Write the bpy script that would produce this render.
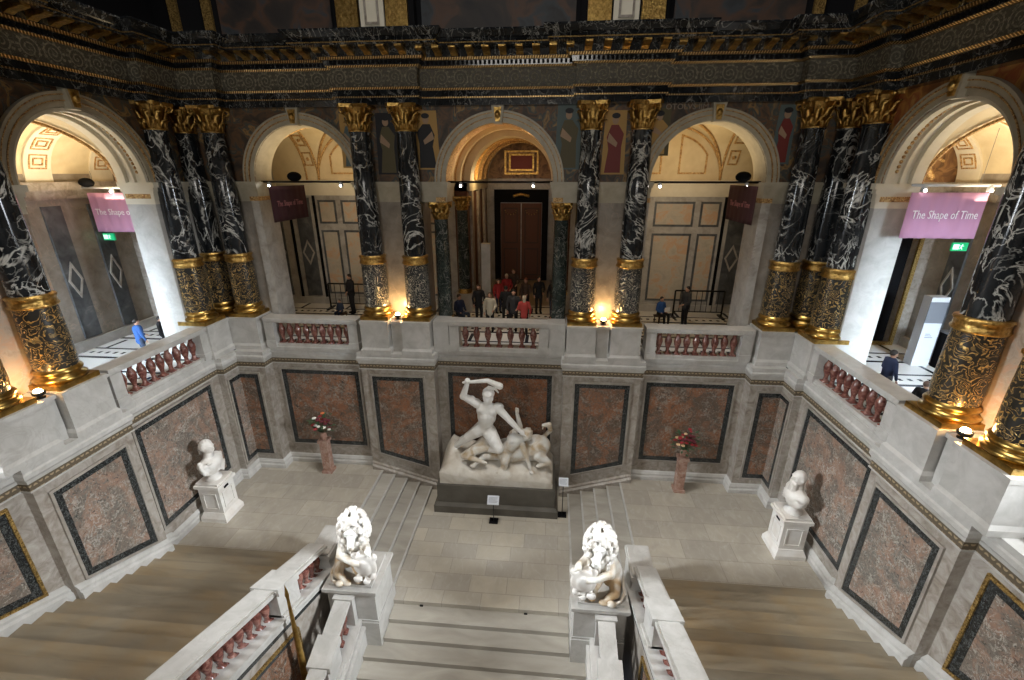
import bpy, bmesh, math, random
from mathutils import Vector, Matrix, Euler
PI=math.pi
rnd=random.Random(7)
sc=bpy.context.scene
for o in list(bpy.data.objects): bpy.data.objects.remove(o,do_unlink=True)
col=sc.collection

# ---------------- camera, world, main light, exposure ----------------
cd=bpy.data.cameras.new('camera'); cam=bpy.data.objects.new('camera',cd); col.objects.link(cam)
cd.sensor_width=36; cd.lens=450/1024*36; cd.clip_end=200
cam.location=(1.77,-15,11.1); cam.rotation_euler=(math.radians(90-20.2),0,math.radians(4.9))
sc.camera=cam
w=bpy.data.worlds.new('world'); sc.world=w; w.use_nodes=True
w.node_tree.nodes['Background'].inputs[0].default_value=(.6,.75,1,1)
w.node_tree.nodes['Background'].inputs[1].default_value=.05
sc.view_settings.view_transform='Standard'; sc.view_settings.look='None'
sc.view_settings.exposure=.12; sc.view_settings.gamma=1
sc.view_settings.use_curve_mapping=False
def area(name,loc,target,sx,sy,power,colr):
    l=bpy.data.lights.new(name,'AREA'); l.shape='RECTANGLE'; l.size=sx; l.size_y=sy; l.energy=power; l.color=colr
    o=bpy.data.objects.new(name,l); col.objects.link(o); o.location=loc
    d=Vector(target)-Vector(loc); o.rotation_euler=d.to_track_quat('-Z','Y').to_euler(); return o
def lamp(name,loc,power,colr,r=.05,kind='POINT',target=None,cone=90,blend=.6):
    l=bpy.data.lights.new(name,kind); l.energy=power; l.color=colr; l.shadow_soft_size=r
    o=bpy.data.objects.new(name,l); col.objects.link(o); o.location=loc
    if kind=='SPOT':
        l.spot_size=math.radians(cone); l.spot_blend=blend
        d=Vector(target)-Vector(loc); o.rotation_euler=d.to_track_quat('-Z','Y').to_euler()
    return o
area('skylight_daylight',(0,-7.2,44),(0,-6.8,0),8,7,6600,(1,.965,.915))
area('south_fill_light',(0,-24.6,12.5),(0,0,4.5),9,5,1050,(1,.955,.88))  # added frontal fill from behind the camera, source unseen
for sx in(-1,1):   # daylight of the gallery windows coming through the open side arches nearer the camera
    area('side_arch_daylight',(sx*13.9,-9.5,9.6),(-sx*8,-3.4,1.2),2.6,3.6,520,(.88,.94,1)).data.spread=math.radians(48)
area('gallery_window_left',(-13.6,-13,9.2),(-12.0,-2.2,5.4),3.0,4,520,(.72,.86,1)).data.spread=math.radians(46)
area('gallery_window_right',(13.6,-13,9.2),(12.0,-2.2,5.4),3.0,4,520,(.72,.86,1)).data.spread=math.radians(46)

# ---------------- materials ----------------
MATS={}
class G:
    def __init__(s,name,rough=.5,metal=0.):
        s.m=bpy.data.materials.new(name); s.m.use_nodes=True; s.t=s.m.node_tree; s.N=s.t.nodes; s.L=s.t.links
        s.b=s.N['Principled BSDF']; s.b.inputs['Roughness'].default_value=rough; s.b.inputs['Metallic'].default_value=metal
        MATS[name]=s.m
        s.pos=s.N.new('ShaderNodeNewGeometry').outputs['Position']; tc=s.N.new('ShaderNodeTexCoord'); s.obj=tc.outputs['Object']
    def set(s,sock,v):
        if hasattr(v,'links') or hasattr(v,'is_linked'): s.L.new(v,sock)
        else: sock.default_value=v
    def mul(s,v,k):
        n=s.N.new('ShaderNodeVectorMath'); n.operation='MULTIPLY'; s.set(n.inputs[0],v); n.inputs[1].default_value=k; return n.outputs[0]
    def addv(s,v,k):
        n=s.N.new('ShaderNodeVectorMath'); n.operation='ADD'; s.set(n.inputs[0],v); s.set(n.inputs[1],k); return n.outputs[0]
    def noise(s,v,scale,detail=4,dist=0,rough=.55,out=0):
        n=s.N.new('ShaderNodeTexNoise'); s.L.new(v,n.inputs['Vector']); n.inputs['Scale'].default_value=scale
        n.inputs['Detail'].default_value=detail; n.inputs['Distortion'].default_value=dist; n.inputs['Roughness'].default_value=rough
        return n.outputs[out]
    def vor(s,v,scale,feat='F1',out='Distance'):
        n=s.N.new('ShaderNodeTexVoronoi'); n.feature=feat; s.L.new(v,n.inputs['Vector']); n.inputs['Scale'].default_value=scale; return n.outputs[out]
    def ramp(s,f,stops,interp='LINEAR'):
        n=s.N.new('ShaderNodeValToRGB'); s.L.new(f,n.inputs[0]); e=n.color_ramp.elements; n.color_ramp.interpolation=interp
        while len(e)<len(stops): e.new(.5)
        for i,(p,c) in enumerate(stops): e[i].position=p; e[i].color=(*c,1) if len(c)==3 else c
        return n.outputs[0]
    def math(s,op,a,b=0.,c=0.):
        n=s.N.new('ShaderNodeMath'); n.operation=op; s.set(n.inputs[0],a); s.set(n.inputs[1],b); s.set(n.inputs[2],c); return n.outputs[0]
    def mix(s,f,a,b,mode='MIX'):
        n=s.N.new('ShaderNodeMix'); n.data_type='RGBA'; n.blend_type=mode
        s.set(n.inputs[0],f); s.set(n.inputs[6],a if hasattr(a,'is_linked') else (*a,1)); s.set(n.inputs[7],b if hasattr(b,'is_linked') else (*b,1)); return n.outputs[2]
    def sep(s,v):
        n=s.N.new('ShaderNodeSeparateXYZ'); s.L.new(v,n.inputs[0]); return n.outputs
    def comb(s,x,y,z):
        n=s.N.new('ShaderNodeCombineXYZ'); s.set(n.inputs[0],x); s.set(n.inputs[1],y); s.set(n.inputs[2],z); return n.outputs[0]
    def col(s,c): s.set(s.b.inputs['Base Color'],c if hasattr(c,'is_linked') else (*c,1)); return s
    def bump(s,h,d=.02,st=.5):
        n=s.N.new('ShaderNodeBump'); n.inputs['Distance'].default_value=d; n.inputs['Strength'].default_value=st; s.L.new(h,n.inputs['Height']); s.L.new(n.outputs[0],s.b.inputs['Normal']); return s
    def veins(s,v,scale,width,dist=1.5,detail=4):
        n=s.noise(v,scale,detail,dist); a=s.math('ABSOLUTE',s.math('SUBTRACT',n,.5))
        return s.ramp(a,[(0,(1,1,1)),(width,(0,0,0))])
    def rand(s,v):  # offset the pattern by object
        oi=s.N.new('ShaderNodeObjectInfo'); r=oi.outputs['Random']; return s.addv(v,s.comb(s.math('MULTIPLY',r,37.),s.math('MULTIPLY',r,91.),s.math('MULTIPLY',r,53.)))
def marble(name,stops,scale,vein=None,vscale=1.2,vw=.02,vamt=.5,rough=.35,obj=False,dist=.6,stretch=(1,1,1)):
    g=G(name,rough); v=g.rand(g.obj) if obj else g.pos; v=g.mul(v,stretch)
    c=g.ramp(g.noise(v,scale,7,dist,.62),stops)
    if vein:
        k=g.math('MULTIPLY',g.veins(v,vscale,vw),g.math('MULTIPLY',g.ramp(g.noise(v,vscale*.8,2),[(.38,(0,0,0)),(.6,(1,1,1))]),vamt))
        c=g.mix(k,c,vein)
    g.col(c); return g
marble('grey_marble',[(.28,(.26,.235,.205)),(.5,(.40,.38,.345)),(.72,(.50,.485,.45))],2.2,(.55,.53,.5),1.5,.03,.4,.35)
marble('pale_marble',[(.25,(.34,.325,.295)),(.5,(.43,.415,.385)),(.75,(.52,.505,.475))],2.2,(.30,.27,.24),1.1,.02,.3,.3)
marble('frame_marble',[(.28,(.165,.135,.105)),(.42,(.26,.225,.185)),(.55,(.335,.30,.26)),(.72,(.42,.385,.335))],2.6,(.20,.15,.12),1.8,.03,.55,.3,dist=1.4)
marble('rosy_marble',[(.28,(.26,.20,.155)),(.45,(.40,.34,.28)),(.58,(.46,.31,.22)),(.72,(.50,.44,.37))],1.9,(.5,.48,.42),1.4,.025,.5,.35,dist=1.2)
marble('brown_marble',[(.25,(.17,.145,.12)),(.5,(.27,.24,.205)),(.75,(.36,.33,.29))],1.8,(.45,.36,.28),1.2,.02,.5,.35)
def breccia(name,a,b,c,white):
    g=G(name,.25); v=g.addv(g.pos,g.mul(g.noise(g.pos,1.6,4,0,.6,1),(.9,.9,.9)))
    base=g.ramp(g.noise(v,2.3,9,1.4,.72),[(.30,a),(.42,b),(.50,c),(.58,b),(.70,a)])
    base=g.mix(g.ramp(g.noise(g.pos,.75,4,1.),[(.42,(0,0,0)),(.60,(.55,.55,.55))]),base,c); base=g.mix(g.ramp(g.noise(g.addv(g.pos,(9.,2.,5.)),.95,5,1.6),[(.42,(0,0,0)),(.58,(.75,.75,.75))]),base,tuple(q*.95 for q in a))
    k=g.math('MULTIPLY',g.veins(v,2.4,.04,2.2,7),g.ramp(g.noise(v,1.9,4),[(.40,(0,0,0)),(.58,(.9,.9,.9))]))
    d=g.ramp(g.noise(g.pos,6,8,2.2,.7),[(.36,(.85,.85,.85)),(.44,(0,0,0))])
    cc=g.mix(k,base,white); cc=g.mix(d,cc,(.035,.036,.034))
    cc=g.mix(g.ramp(g.noise(g.addv(g.pos,(3.1,7.7,1.3)),8,8,2.4,.7),[(.56,(0,0,0)),(.64,(.8,.8,.8))]),cc,white); g.col(cc)
breccia('red_breccia',(.085,.07,.055),(.14,.095,.068),(.26,.105,.048),(.30,.27,.225))
breccia('rose_breccia',(.13,.12,.10),(.18,.145,.12),(.27,.16,.11),(.40,.37,.32))
breccia('rust_breccia',(.07,.048,.035),(.125,.075,.05),(.25,.09,.032),(.24,.20,.16))
g=G('verde_border',.25); c=g.ramp(g.noise(g.pos,13,7,2.2,.7),[(.3,(.006,.007,.008)),(.52,(.018,.02,.02)),(.60,(.10,.105,.10)),(.68,(.03,.035,.033))]); g.col(c)
def blackmarble(name,width,vs,amt,base=(.006,.007,.008)):
    g=G(name,.13); v=g.rand(g.obj); v=g.mul(v,(1,1,.8))
    k=g.math('MAXIMUM',g.veins(v,vs,width,2.2,5),g.math('MULTIPLY',g.veins(v,vs*2.6,width*1.1,1.2,4),g.ramp(g.noise(v,1.1,2),[(.45,(0,0,0)),(.56,(1,1,1))])))
    k=g.math('MULTIPLY',k,g.ramp(g.noise(v,1.6,3),[(.38,(.12,.12,.12)),(.52,(amt,amt,amt))]))
    g.col(g.mix(k,g.ramp(g.noise(v,3,4),[(.3,base),(.8,tuple(x*4 for x in base))]),(.62,.62,.58))); return g
blackmarble('black_marble',.022,.75,.95)
blackmarble('dark_marble',.012,1.1,.45)
blackmarble('green_black_marble',.02,1.6,.35,(.012,.017,.015))
g=G('gold',.32,1.); g.col(g.ramp(g.noise(g.pos,14,4),[(.3,(.30,.17,.045)),(.7,(.72,.47,.15))])); g.bump(g.noise(g.pos,18,3),.03,.6)
g=G('polished_gold',.30,1.); g.col(g.ramp(g.noise(g.pos,6,4),[(.35,(.26,.16,.045)),(.65,(.50,.32,.09))]))
g=G('old_gold',.45,.8); g.col(g.ramp(g.noise(g.pos,30,3),[(.35,(.12,.07,.02)),(.65,(.55,.36,.12))])); g.bump(g.noise(g.pos,30,3),.02,.8)
def carved(name,ground,relief,metal):
    g=G(name,.3,metal); v=g.rand(g.obj); v=g.addv(v,g.mul(g.noise(v,3.5,2,0,.5,1),(.45,.45,.45)))
    e=g.vor(v,4.3,'SMOOTH_F1'); s=g.math('SINE',g.math('MULTIPLY',e,44.)); k=g.ramp(s,[(.35,(0,0,0)),(.6,(1,1,1))])
    k2=g.ramp(g.noise(v,9,3,2.),[(.48,(0,0,0)),(.56,(1,1,1))]); k=g.math('MULTIPLY',k,g.math('ADD',g.math('MULTIPLY',k2,.75),.25))
    g.col(g.mix(k,ground,relief)); g.set(g.b.inputs['Metallic'],g.math('MULTIPLY',k,metal)); g.bump(k,.05,.9)
carved('carved_gilt',(.02,.018,.014),(.78,.52,.19),.9)
carved('carved_silver',(.035,.037,.036),(.72,.66,.52),.75)
g=G('frieze',.5); x,y,z=g.sep(g.pos); u=g.math('ADD',x,y); 
v=g.comb(u,0.,z); ph=g.math('MULTIPLY',u,5.2); dz=g.math('SUBTRACT',z,13.83)
fx=g.math('SUBTRACT',g.math('MULTIPLY',g.math('FRACT',g.math('DIVIDE',u,.56)),.56),.28); sg=g.math('SIGN',g.math('SINE',g.math('MULTIPLY',u,PI/.56)))
rr_=g.math('SQRT',g.math('ADD',g.math('MULTIPLY',fx,fx),g.math('MULTIPLY',dz,dz))); an=g.math('ARCTAN2',dz,g.math('MULTIPLY',fx,sg))
k=g.ramp(g.math('SINE',g.math('ADD',g.math('MULTIPLY',rr_,62.),g.math('MULTIPLY',an,1.))),[(.45,(0,0,0)),(.7,(1,1,1))]); k=g.math('MULTIPLY',k,g.math('LESS_THAN',rr_,.245))
k=g.math('MAXIMUM',k,g.math('MULTIPLY',g.math('GREATER_THAN',g.math('SINE',g.math('MULTIPLY',an,11.)),.25),g.math('MULTIPLY',g.math('GREATER_THAN',rr_,.2),g.math('LESS_THAN',rr_,.27))))
k=g.math('MAXIMUM',k,g.math('MULTIPLY',g.ramp(g.noise(v,11,3,2.),[(.54,(0,0,0)),(.6,(1,1,1))]),.45))
k=g.math('MULTIPLY',k,g.ramp(g.noise(v,16,4,1.5),[(.38,(.15,.15,.15)),(.58,(1,1,1))])); g.col(g.mix(k,(.085,.078,.058),(.34,.31,.225))); g.bump(k,.03,.7)
g=G('key_band',.45); x,y,z=g.sep(g.pos); u=g.math('ADD',x,y); a=g.math('SINE',g.math('MULTIPLY',u,26.)); b=g.math('SINE',g.math('ADD',g.math('MULTIPLY',z,50.),g.math('MULTIPLY',a,1.5)))
g.col(g.mix(g.ramp(g.math('MULTIPLY',a,b),[(.30,(0,0,0)),(.55,(1,1,1))]),(.10,.075,.045),(.34,.26,.16)))
g=G('bead_gold',.35,.9); x,y,z=g.sep(g.pos); u=g.math('ADD',x,y); g.col(g.mix(g.ramp(g.math('SINE',g.math('MULTIPLY',u,85.)),[(.3,(0,0,0)),(.7,(1,1,1))]),(.16,.09,.03),(.85,.6,.28)))
g=G('red_marble',.16); g.col(g.ramp(g.noise(g.rand(g.obj),7,6,1.2),[(.3,(.075,.026,.02)),(.5,(.16,.055,.042)),(.62,(.27,.13,.10)),(.75,(.11,.04,.03))]))
def floor_mat(name,c1,c2,mortar,w_,h_,rough=.3,rot=False,fill=None):
    g=G(name,rough); x,y,z=g.sep(g.pos); v=g.comb(y,x,0.) if rot else g.comb(x,y,0.)
    n=g.N.new('ShaderNodeTexBrick'); g.L.new(v,n.inputs['Vector']); n.inputs['Color1'].default_value=(*c1,1); n.inputs['Color2'].default_value=(*c2,1); n.inputs['Mortar'].default_value=(*mortar,1)
    n.inputs['Scale'].default_value=1; n.inputs['Mortar Size'].default_value=.008; n.inputs['Brick Width'].default_value=w_; n.inputs['Row Height'].default_value=h_; n.offset=.37; n.inputs['Bias'].default_value=-.1
    c=g.mix(g.ramp(g.noise(g.pos,1.4,6,1.),[(.35,(0,0,0)),(.7,(.5,.5,.5))]),n.outputs[0],fill or tuple(.75*a for a in c1)); 
    c=g.mix(g.ramp(g.noise(g.mul(g.pos,(1,.5,1)),3.5,6,2.2),[(.5,(0,0,0)),(.75,(.35,.35,.35))]),c,(.5,.47,.42)); g.col(c)
floor_mat('landing_tiles',(.34,.305,.25),(.43,.385,.31),(.24,.21,.165),1.55,.78)
floor_mat('lower_tiles',(.36,.33,.28),(.48,.43,.34),(.24,.22,.19),1.15,.62,fill=(.33,.30,.25))
g=G('step_stone',.38); v=g.rand(g.mul(g.pos,(.35,1.6,1.6))); c=g.ramp(g.noise(v,1.6,6,.8),[(.3,(.17,.14,.095)),(.5,(.25,.205,.14)),(.72,(.31,.26,.18))]); c=g.mix(g.ramp(g.noise(g.pos,.9,3),[(.42,(0,0,0)),(.68,(.55,.55,.55))]),c,(.30,.19,.075)); c=g.mix(g.math('MULTIPLY',g.N.new('ShaderNodeObjectInfo').outputs['Random'],.6),c,(.14,.12,.09)); g.col(c)
g=G('step_grey',.3); v=g.mul(g.pos,(.4,1.3,1.3)); c=g.ramp(g.noise(v,1.7,6,.8),[(.3,(.30,.275,.23)),(.55,(.40,.37,.315)),(.75,(.48,.45,.38))]); c=g.mix(g.math('MULTIPLY',g.N.new('ShaderNodeObjectInfo').outputs['Random'],.4),c,(.20,.18,.15)); g.col(c)
g=G('gallery_floor',.25); x,y,z=g.sep(g.pos)
def band(gg,c,per,lo,hi):
    f=gg.math('FRACT',gg.math('DIVIDE',c,per)); return gg.math('MULTIPLY',gg.math('GREATER_THAN',f,lo),gg.math('LESS_THAN',f,hi))
k=g.math('MAXIMUM',band(g,y,1.9,.06,.14),band(g,y,1.9,.50,.56)); k=g.math('MAXIMUM',k,g.math('MULTIPLY',band(g,x,2.2,.40,.46),band(g,y,1.9,.56,1.)))
k=g.math('MAXIMUM',k,g.math('MULTIPLY',band(g,x,.3,.2,.6),band(g,y,1.9,.28,.37))); g.col(g.mix(k,(.70,.70,.68),(.03,.035,.05)))
g=G('dark_floor',.3); g.col(g.mix(band(g,g.sep(g.pos)[0],1.6,.1,.2),(.28,.23,.16),(.04,.03,.025)))
g=G('statue_marble',.45); v=g.rand(g.obj); c=g.ramp(g.noise(v,1.6,5,.5),[(.3,(.66,.63,.57)),(.6,(.80,.79,.76))]); g.col(c)
g=G('aged_marble',.5); v=g.rand(g.obj); c=g.ramp(g.noise(v,2.2,5,.6),[(.34,(.42,.31,.18)),(.48,(.56,.50,.41)),(.62,(.66,.65,.61))]); g.col(c)
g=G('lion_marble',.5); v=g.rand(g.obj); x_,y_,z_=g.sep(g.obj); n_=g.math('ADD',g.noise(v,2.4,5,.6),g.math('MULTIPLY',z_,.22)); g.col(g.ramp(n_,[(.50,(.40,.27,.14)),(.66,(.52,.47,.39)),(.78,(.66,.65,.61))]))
g=G('rock_marble',.55); c=g.ramp(g.noise(g.pos,1.6,6,.8),[(.3,(.42,.36,.28)),(.55,(.58,.54,.47)),(.8,(.66,.64,.60))]); g.col(c); g.bump(g.noise(g.pos,7,5),.03,.7)
g=G('bust_marble',.45); g.col(g.ramp(g.noise(g.rand(g.obj),2.5,4),[(.3,(.56,.51,.45)),(.7,(.68,.66,.62))]))
g=G('dark_plinth',.4); g.col(g.ramp(g.noise(g.pos,2,4),[(.3,(.065,.058,.047)),(.7,(.10,.09,.073))]))
g=G('cream_stucco',.6); g.col(g.ramp(g.noise(g.pos,2,3),[(.3,(.56,.46,.29)),(.7,(.66,.56,.37))]))
g=G('pale_stucco',.6); g.col(g.ramp(g.noise(g.pos,2,3),[(.3,(.62,.57,.45)),(.7,(.72,.67,.55))]))
g=G('archivolt_stone',.45); g.col(g.ramp(g.noise(g.pos,3,5),[(.3,(.36,.32,.235)),(.7,(.48,.44,.34))]))
g=G('ochre_ornament',.5,.3); g.col(g.ramp(g.noise(g.pos,16,4,1.5),[(.38,(.22,.10,.035)),(.52,(.52,.32,.12)),(.66,(.70,.50,.24))])); g.bump(g.noise(g.pos,16,3),.03,.6)
def painted(name,stops,sc_,flow=(1,1,1)):
    g=G(name,.55); v=g.mul(g.addv(g.pos,g.mul(g.noise(g.pos,1.3,2,0,.5,1),(.8,.8,.8))),flow)
    g.col(g.ramp(g.noise(v,sc_,3,.8,.5),stops))
painted('painting_dark',[(.2,(.015,.015,.018)),(.40,(.07,.05,.035)),(.5,(.16,.085,.04)),(.56,(.05,.07,.07)),(.64,(.34,.20,.07)),(.7,(.06,.045,.035)),(.85,(.03,.03,.03))],2.1)
painted('painting_orange',[(.2,(.05,.02,.01)),(.42,(.22,.08,.02)),(.5,(.45,.22,.05)),(.6,(.30,.08,.03)),(.72,(.5,.28,.08)),(.9,(.05,.02,.02))],1.5)
painted('painting_lunette',[(.2,(.008,.008,.01)),(.45,(.03,.022,.018)),(.55,(.07,.035,.02)),(.62,(.03,.035,.04)),(.75,(.015,.012,.01))],.9)
painted('painting_bronze',[(.2,(.05,.025,.012)),(.45,(.16,.08,.035)),(.55,(.28,.15,.06)),(.65,(.10,.05,.02)),(.8,(.34,.20,.09))],2.2)
def flat(name,c,rough=.6,metal=0): G(name,rough,metal).col(c)
flat('gold_paint',(.50,.30,.09)); flat('skin_paint',(.42,.28,.18)); flat('teal_paint',(.10,.14,.14)); flat('crimson_paint',(.20,.03,.025)); flat('olive_paint',(.11,.09,.04)); flat('night_paint',(.012,.012,.016)); flat('letter_paint',(.30,.24,.18))
g=G('panel_orange',.35); g.col(g.ramp(g.noise(g.pos,1.6,7,1.2,.65),[(.3,(.40,.36,.29)),(.5,(.50,.45,.36)),(.62,(.56,.36,.22)),(.75,(.48,.42,.34))]))
g=G('lozenge_dark',.35); g.col(g.ramp(g.noise(g.pos,2.2,6,1.),[(.3,(.05,.055,.06)),(.6,(.11,.115,.12)),(.75,(.2,.2,.2))]))
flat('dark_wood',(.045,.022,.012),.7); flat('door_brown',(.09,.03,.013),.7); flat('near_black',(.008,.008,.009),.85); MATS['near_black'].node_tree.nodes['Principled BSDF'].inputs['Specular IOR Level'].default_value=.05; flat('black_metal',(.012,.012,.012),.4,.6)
flat('pink_cloth',(.50,.25,.38),.8); flat('maroon_cloth',(.045,.010,.018),.8); flat('white_letter',(.85,.80,.82),.7); flat('pink_letter',(.40,.16,.17),.7)
flat('white_metal',(.55,.57,.60),.35); flat('grey_screen',(.16,.17,.19),.3); flat('navy_cloth',(.012,.02,.055),.85); flat('blue_cloth',(.02,.075,.24),.85); flat('black_cloth',(.008,.008,.010),.85)
flat('cream_knit',(.50,.47,.38),.9); flat('coral_cloth',(.52,.07,.06),.85); flat('red_cloth',(.30,.02,.02),.85); flat('grey_cloth',(.035,.036,.04),.85); flat('brown_cloth',(.05,.028,.018),.85); flat('denim',(.03,.045,.08),.85)
flat('skin',(.45,.26,.18),.5); flat('dark_hair',(.012,.008,.006),.6); flat('brown_hair',(.06,.03,.015),.6); flat('blond_hair',(.55,.48,.36),.6); flat('red_hair',(.16,.03,.015),.6); flat('paper',(.75,.75,.72),.7)
flat('leaf_green',(.03,.07,.025),.6); flat('dark_leaf',(.03,.02,.015),.6); flat('petal_red',(.30,.015,.02),.6); flat('petal_orange',(.60,.16,.04),.6); flat('petal_white',(.80,.78,.70),.6); flat('petal_cream',(.65,.45,.25),.6); flat('petal_wine',(.12,.01,.02),.6)
marble('rose_marble',[(.3,(.20,.10,.07)),(.5,(.33,.19,.14)),(.7,(.42,.30,.24))],5,(.5,.4,.34),3,.03,.6,.25,True)
def emit(name,c,s):
    g=G(name,.5); g.b.inputs['Emission Color'].default_value=(*c,1); g.b.inputs['Emission Strength'].default_value=s; g.col(c)
emit('warm_bulb',(1,.72,.36),45); emit('cool_bulb',(1,.95,.85),30); emit('exit_green',(.01,.42,.16),.55)
emit('exit_white',(.7,1,.85),.8)
def M(n): return MATS[n]

# ---------------- mesh builder ----------------
def wloc(o):
    v=Vector((0,0,0))
    while o is not None: v+=o.location; o=o.parent
    return v
def finish(name,me,mat,parent,kind=None,label=None):
    o=bpy.data.objects.new(name,me); col.objects.link(o)
    if mat: me.materials.append(M(mat))
    if parent is not None: o.parent=parent
    if kind: o['kind']=kind
    if label: o['label']=label
    return o
class B:
    def __init__(s): s.v=[]; s.f=[]; s.sm=[]
    def add(s,vs,fs,smooth=False):
        k=len(s.v); s.v+= [tuple(p) for p in vs]; s.f+=[tuple(i+k for i in f) for f in fs]; s.sm+=[smooth]*len(fs); return s
    def box(s,x0,x1,y0,y1,z0,z1,top=None):
        x0,x1=min(x0,x1),max(x0,x1); y0,y1=min(y0,y1),max(y0,y1)
        i=top or 0
        return s.add([(x0,y0,z0),(x1,y0,z0),(x1,y1,z0),(x0,y1,z0),(x0+i,y0+i,z1),(x1-i,y0+i,z1),(x1-i,y1-i,z1),(x0+i,y1-i,z1)],
          [(0,3,2,1),(4,5,6,7),(0,1,5,4),(1,2,6,5),(2,3,7,6),(3,0,4,7)])
    def hexa(s,p): return s.add(p,[(0,3,2,1),(4,5,6,7),(0,1,5,4),(1,2,6,5),(2,3,7,6),(3,0,4,7)])
    def prism(s,pts,f,d0,d1,caps=True):   # pts (u,z), f maps (u,d,z)
        n=len(pts); vs=[f(u,d0,z) for u,z in pts]+[f(u,d1,z) for u,z in pts]
        fs=[(i,(i+1)%n,n+(i+1)%n,n+i) for i in range(n)]
        if caps: fs+=[tuple(range(n-1,-1,-1)),tuple(range(n,2*n))]
        return s.add(vs,fs)
    def ring(s,outer,inner,f,d0,d1):
        n=len(outer); vs=[f(u,d,z) for d in(d0,d1) for P in(outer,inner) for u,z in P]; fs=[]
        for i in range(n):
            j=(i+1)%n; fs+=[(i,j,n+j,n+i),(2*n+i,3*n+i,3*n+j,2*n+j),(i,2*n+i,2*n+j,j),(n+i,n+j,3*n+j,3*n+i)]
        return s.add(vs,fs)
    def lathe(s,prof,c=(0,0,0),seg=20,smooth=True,a0=0,a1=2*PI):
        n=len(prof); full=abs(a1-a0-2*PI)<1e-6; m=seg if full else seg+1; vs=[];fs=[]
        for j in range(m):
            a=a0+(a1-a0)*j/seg
            for r,z in prof: vs.append((c[0]+r*math.cos(a),c[1]+r*math.sin(a),c[2]+z))
        for j in range(seg):
            k=(j+1)%m
            for i in range(n-1): fs.append((j*n+i,k*n+i,k*n+i+1,j*n+i+1))
        s.add(vs,fs,smooth)
        if full:
            for e in(0,n-1):
                if prof[e][0]>1e-4: s.add([vs[j*n+e] for j in range(m)],[tuple(range(m))])
        return s
    def tube(s,pts,r,seg=8,smooth=True):
        pts=[Vector(p) for p in pts]; rs=r if isinstance(r,(list,tuple)) else [r]*len(pts); vs=[];fs=[]
        up=None
        for i,p in enumerate(pts):
            d=(pts[min(i+1,len(pts)-1)]-pts[max(i-1,0)]).normalized()
            if up is None: up=Vector((0,0,1)) if abs(d.z)<.9 else Vector((1,0,0))
            x=d.cross(up).normalized(); y=x.cross(d).normalized(); up=y
            for k in range(seg):
                a=2*PI*k/seg; vs.append(p+(x*math.cos(a)+y*math.sin(a))*rs[i])
        for i in range(len(pts)-1):
            for k in range(seg): fs.append((i*seg+k,i*seg+(k+1)%seg,(i+1)*seg+(k+1)%seg,(i+1)*seg+k))
        fs.append(tuple(range(seg-1,-1,-1))); fs.append(tuple(range((len(pts)-1)*seg,len(pts)*seg)))
        return s.add(vs,fs,smooth)
    def ball(s,c,r,seg=10,rings=7,R=None):
        r=r if isinstance(r,(tuple,list)) else (r,r,r); vs=[];fs=[]
        for i in range(rings+1):
            t=PI*i/rings
            for j in range(seg):
                a=2*PI*j/seg; p=Vector((r[0]*math.sin(t)*math.cos(a),r[1]*math.sin(t)*math.sin(a),r[2]*math.cos(t)))
                if R: p=R@p
                vs.append(p+Vector(c))
        for i in range(rings):
            for j in range(seg): fs.append((i*seg+j,(i+1)*seg+j,(i+1)*seg+(j+1)%seg,i*seg+(j+1)%seg))
        return s.add(vs,fs,True)
    def sweep(s,path,prof,closed=False):   # plan path, profile (off,z) closed polygon; off to the right of travel
        n=len(path); k=len(prof); vs=[];fs=[]
        P=[Vector(p) for p in path]
        for i,p in enumerate(P):
            a=(p-P[i-1]).normalized() if (i>0 or closed) else None
            b=(P[(i+1)%n]-p).normalized() if (i<n-1 or closed) else None
            if a is None: a=b
            if b is None: b=a
            na=Vector((a.y,-a.x)); nb=Vector((b.y,-b.x)); m=(na+nb); m=m/max(m.dot(na),.2)
            for off,z in prof: q=p+m*off; vs.append((q.x,q.y,z))
        for i in range(n if closed else n-1):
            j=(i+1)%n
            for t in range(k): u=(t+1)%k; fs.append((i*k+t,j*k+t,j*k+u,i*k+u))
        if not closed: fs+= [tuple(range(k)),tuple(range((n-1)*k+k-1,(n-1)*k-1,-1))]
        return s.add(vs,fs)
    def build(s,name,mat,parent=None,kind=None,label=None,local=False):
        org=Vector((0,0,0)) if (local or parent is None) else wloc(parent)
        me=bpy.data.meshes.new(name); me.from_pydata([(p[0]-org.x,p[1]-org.y,p[2]-org.z) for p in s.v],[],s.f)
        me.polygons.foreach_set('use_smooth',s.sm)
        bm=bmesh.new(); bm.from_mesh(me); bmesh.ops.recalc_face_normals(bm,faces=bm.faces); bm.to_mesh(me); bm.free()
        return finish(name,me,mat,parent,kind,label)
def tag(o,label=None,cat=None,group=None,kind=None):
    if label: o['label']=label
    if cat: o['category']=cat
    if group: o['group']=group
    if kind: o['kind']=kind
    return o
def thing(name,label,cat,loc=(0,0,0),group=None,rz=0):
    o=bpy.data.objects.new(name,None); col.objects.link(o); o.location=loc; o.rotation_euler=(0,0,rz); o.empty_display_size=.2
    return tag(o,label,cat,group)
def kids(o): return [c for c in bpy.data.objects if c.parent==o]
def copy_tree(o,parent=None):
    c=o.copy(); col.objects.link(c)
    if parent is not None: c.parent=parent
    for ch in kids(o): copy_tree(ch,c)
    return c
def dup(o,loc,label,rz=None,group=None):
    c=copy_tree(o); c.location=loc; c['label']=label
    if rz is not None: c.rotation_euler=(0,0,rz)
    if group: c['group']=group
    return c
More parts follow.
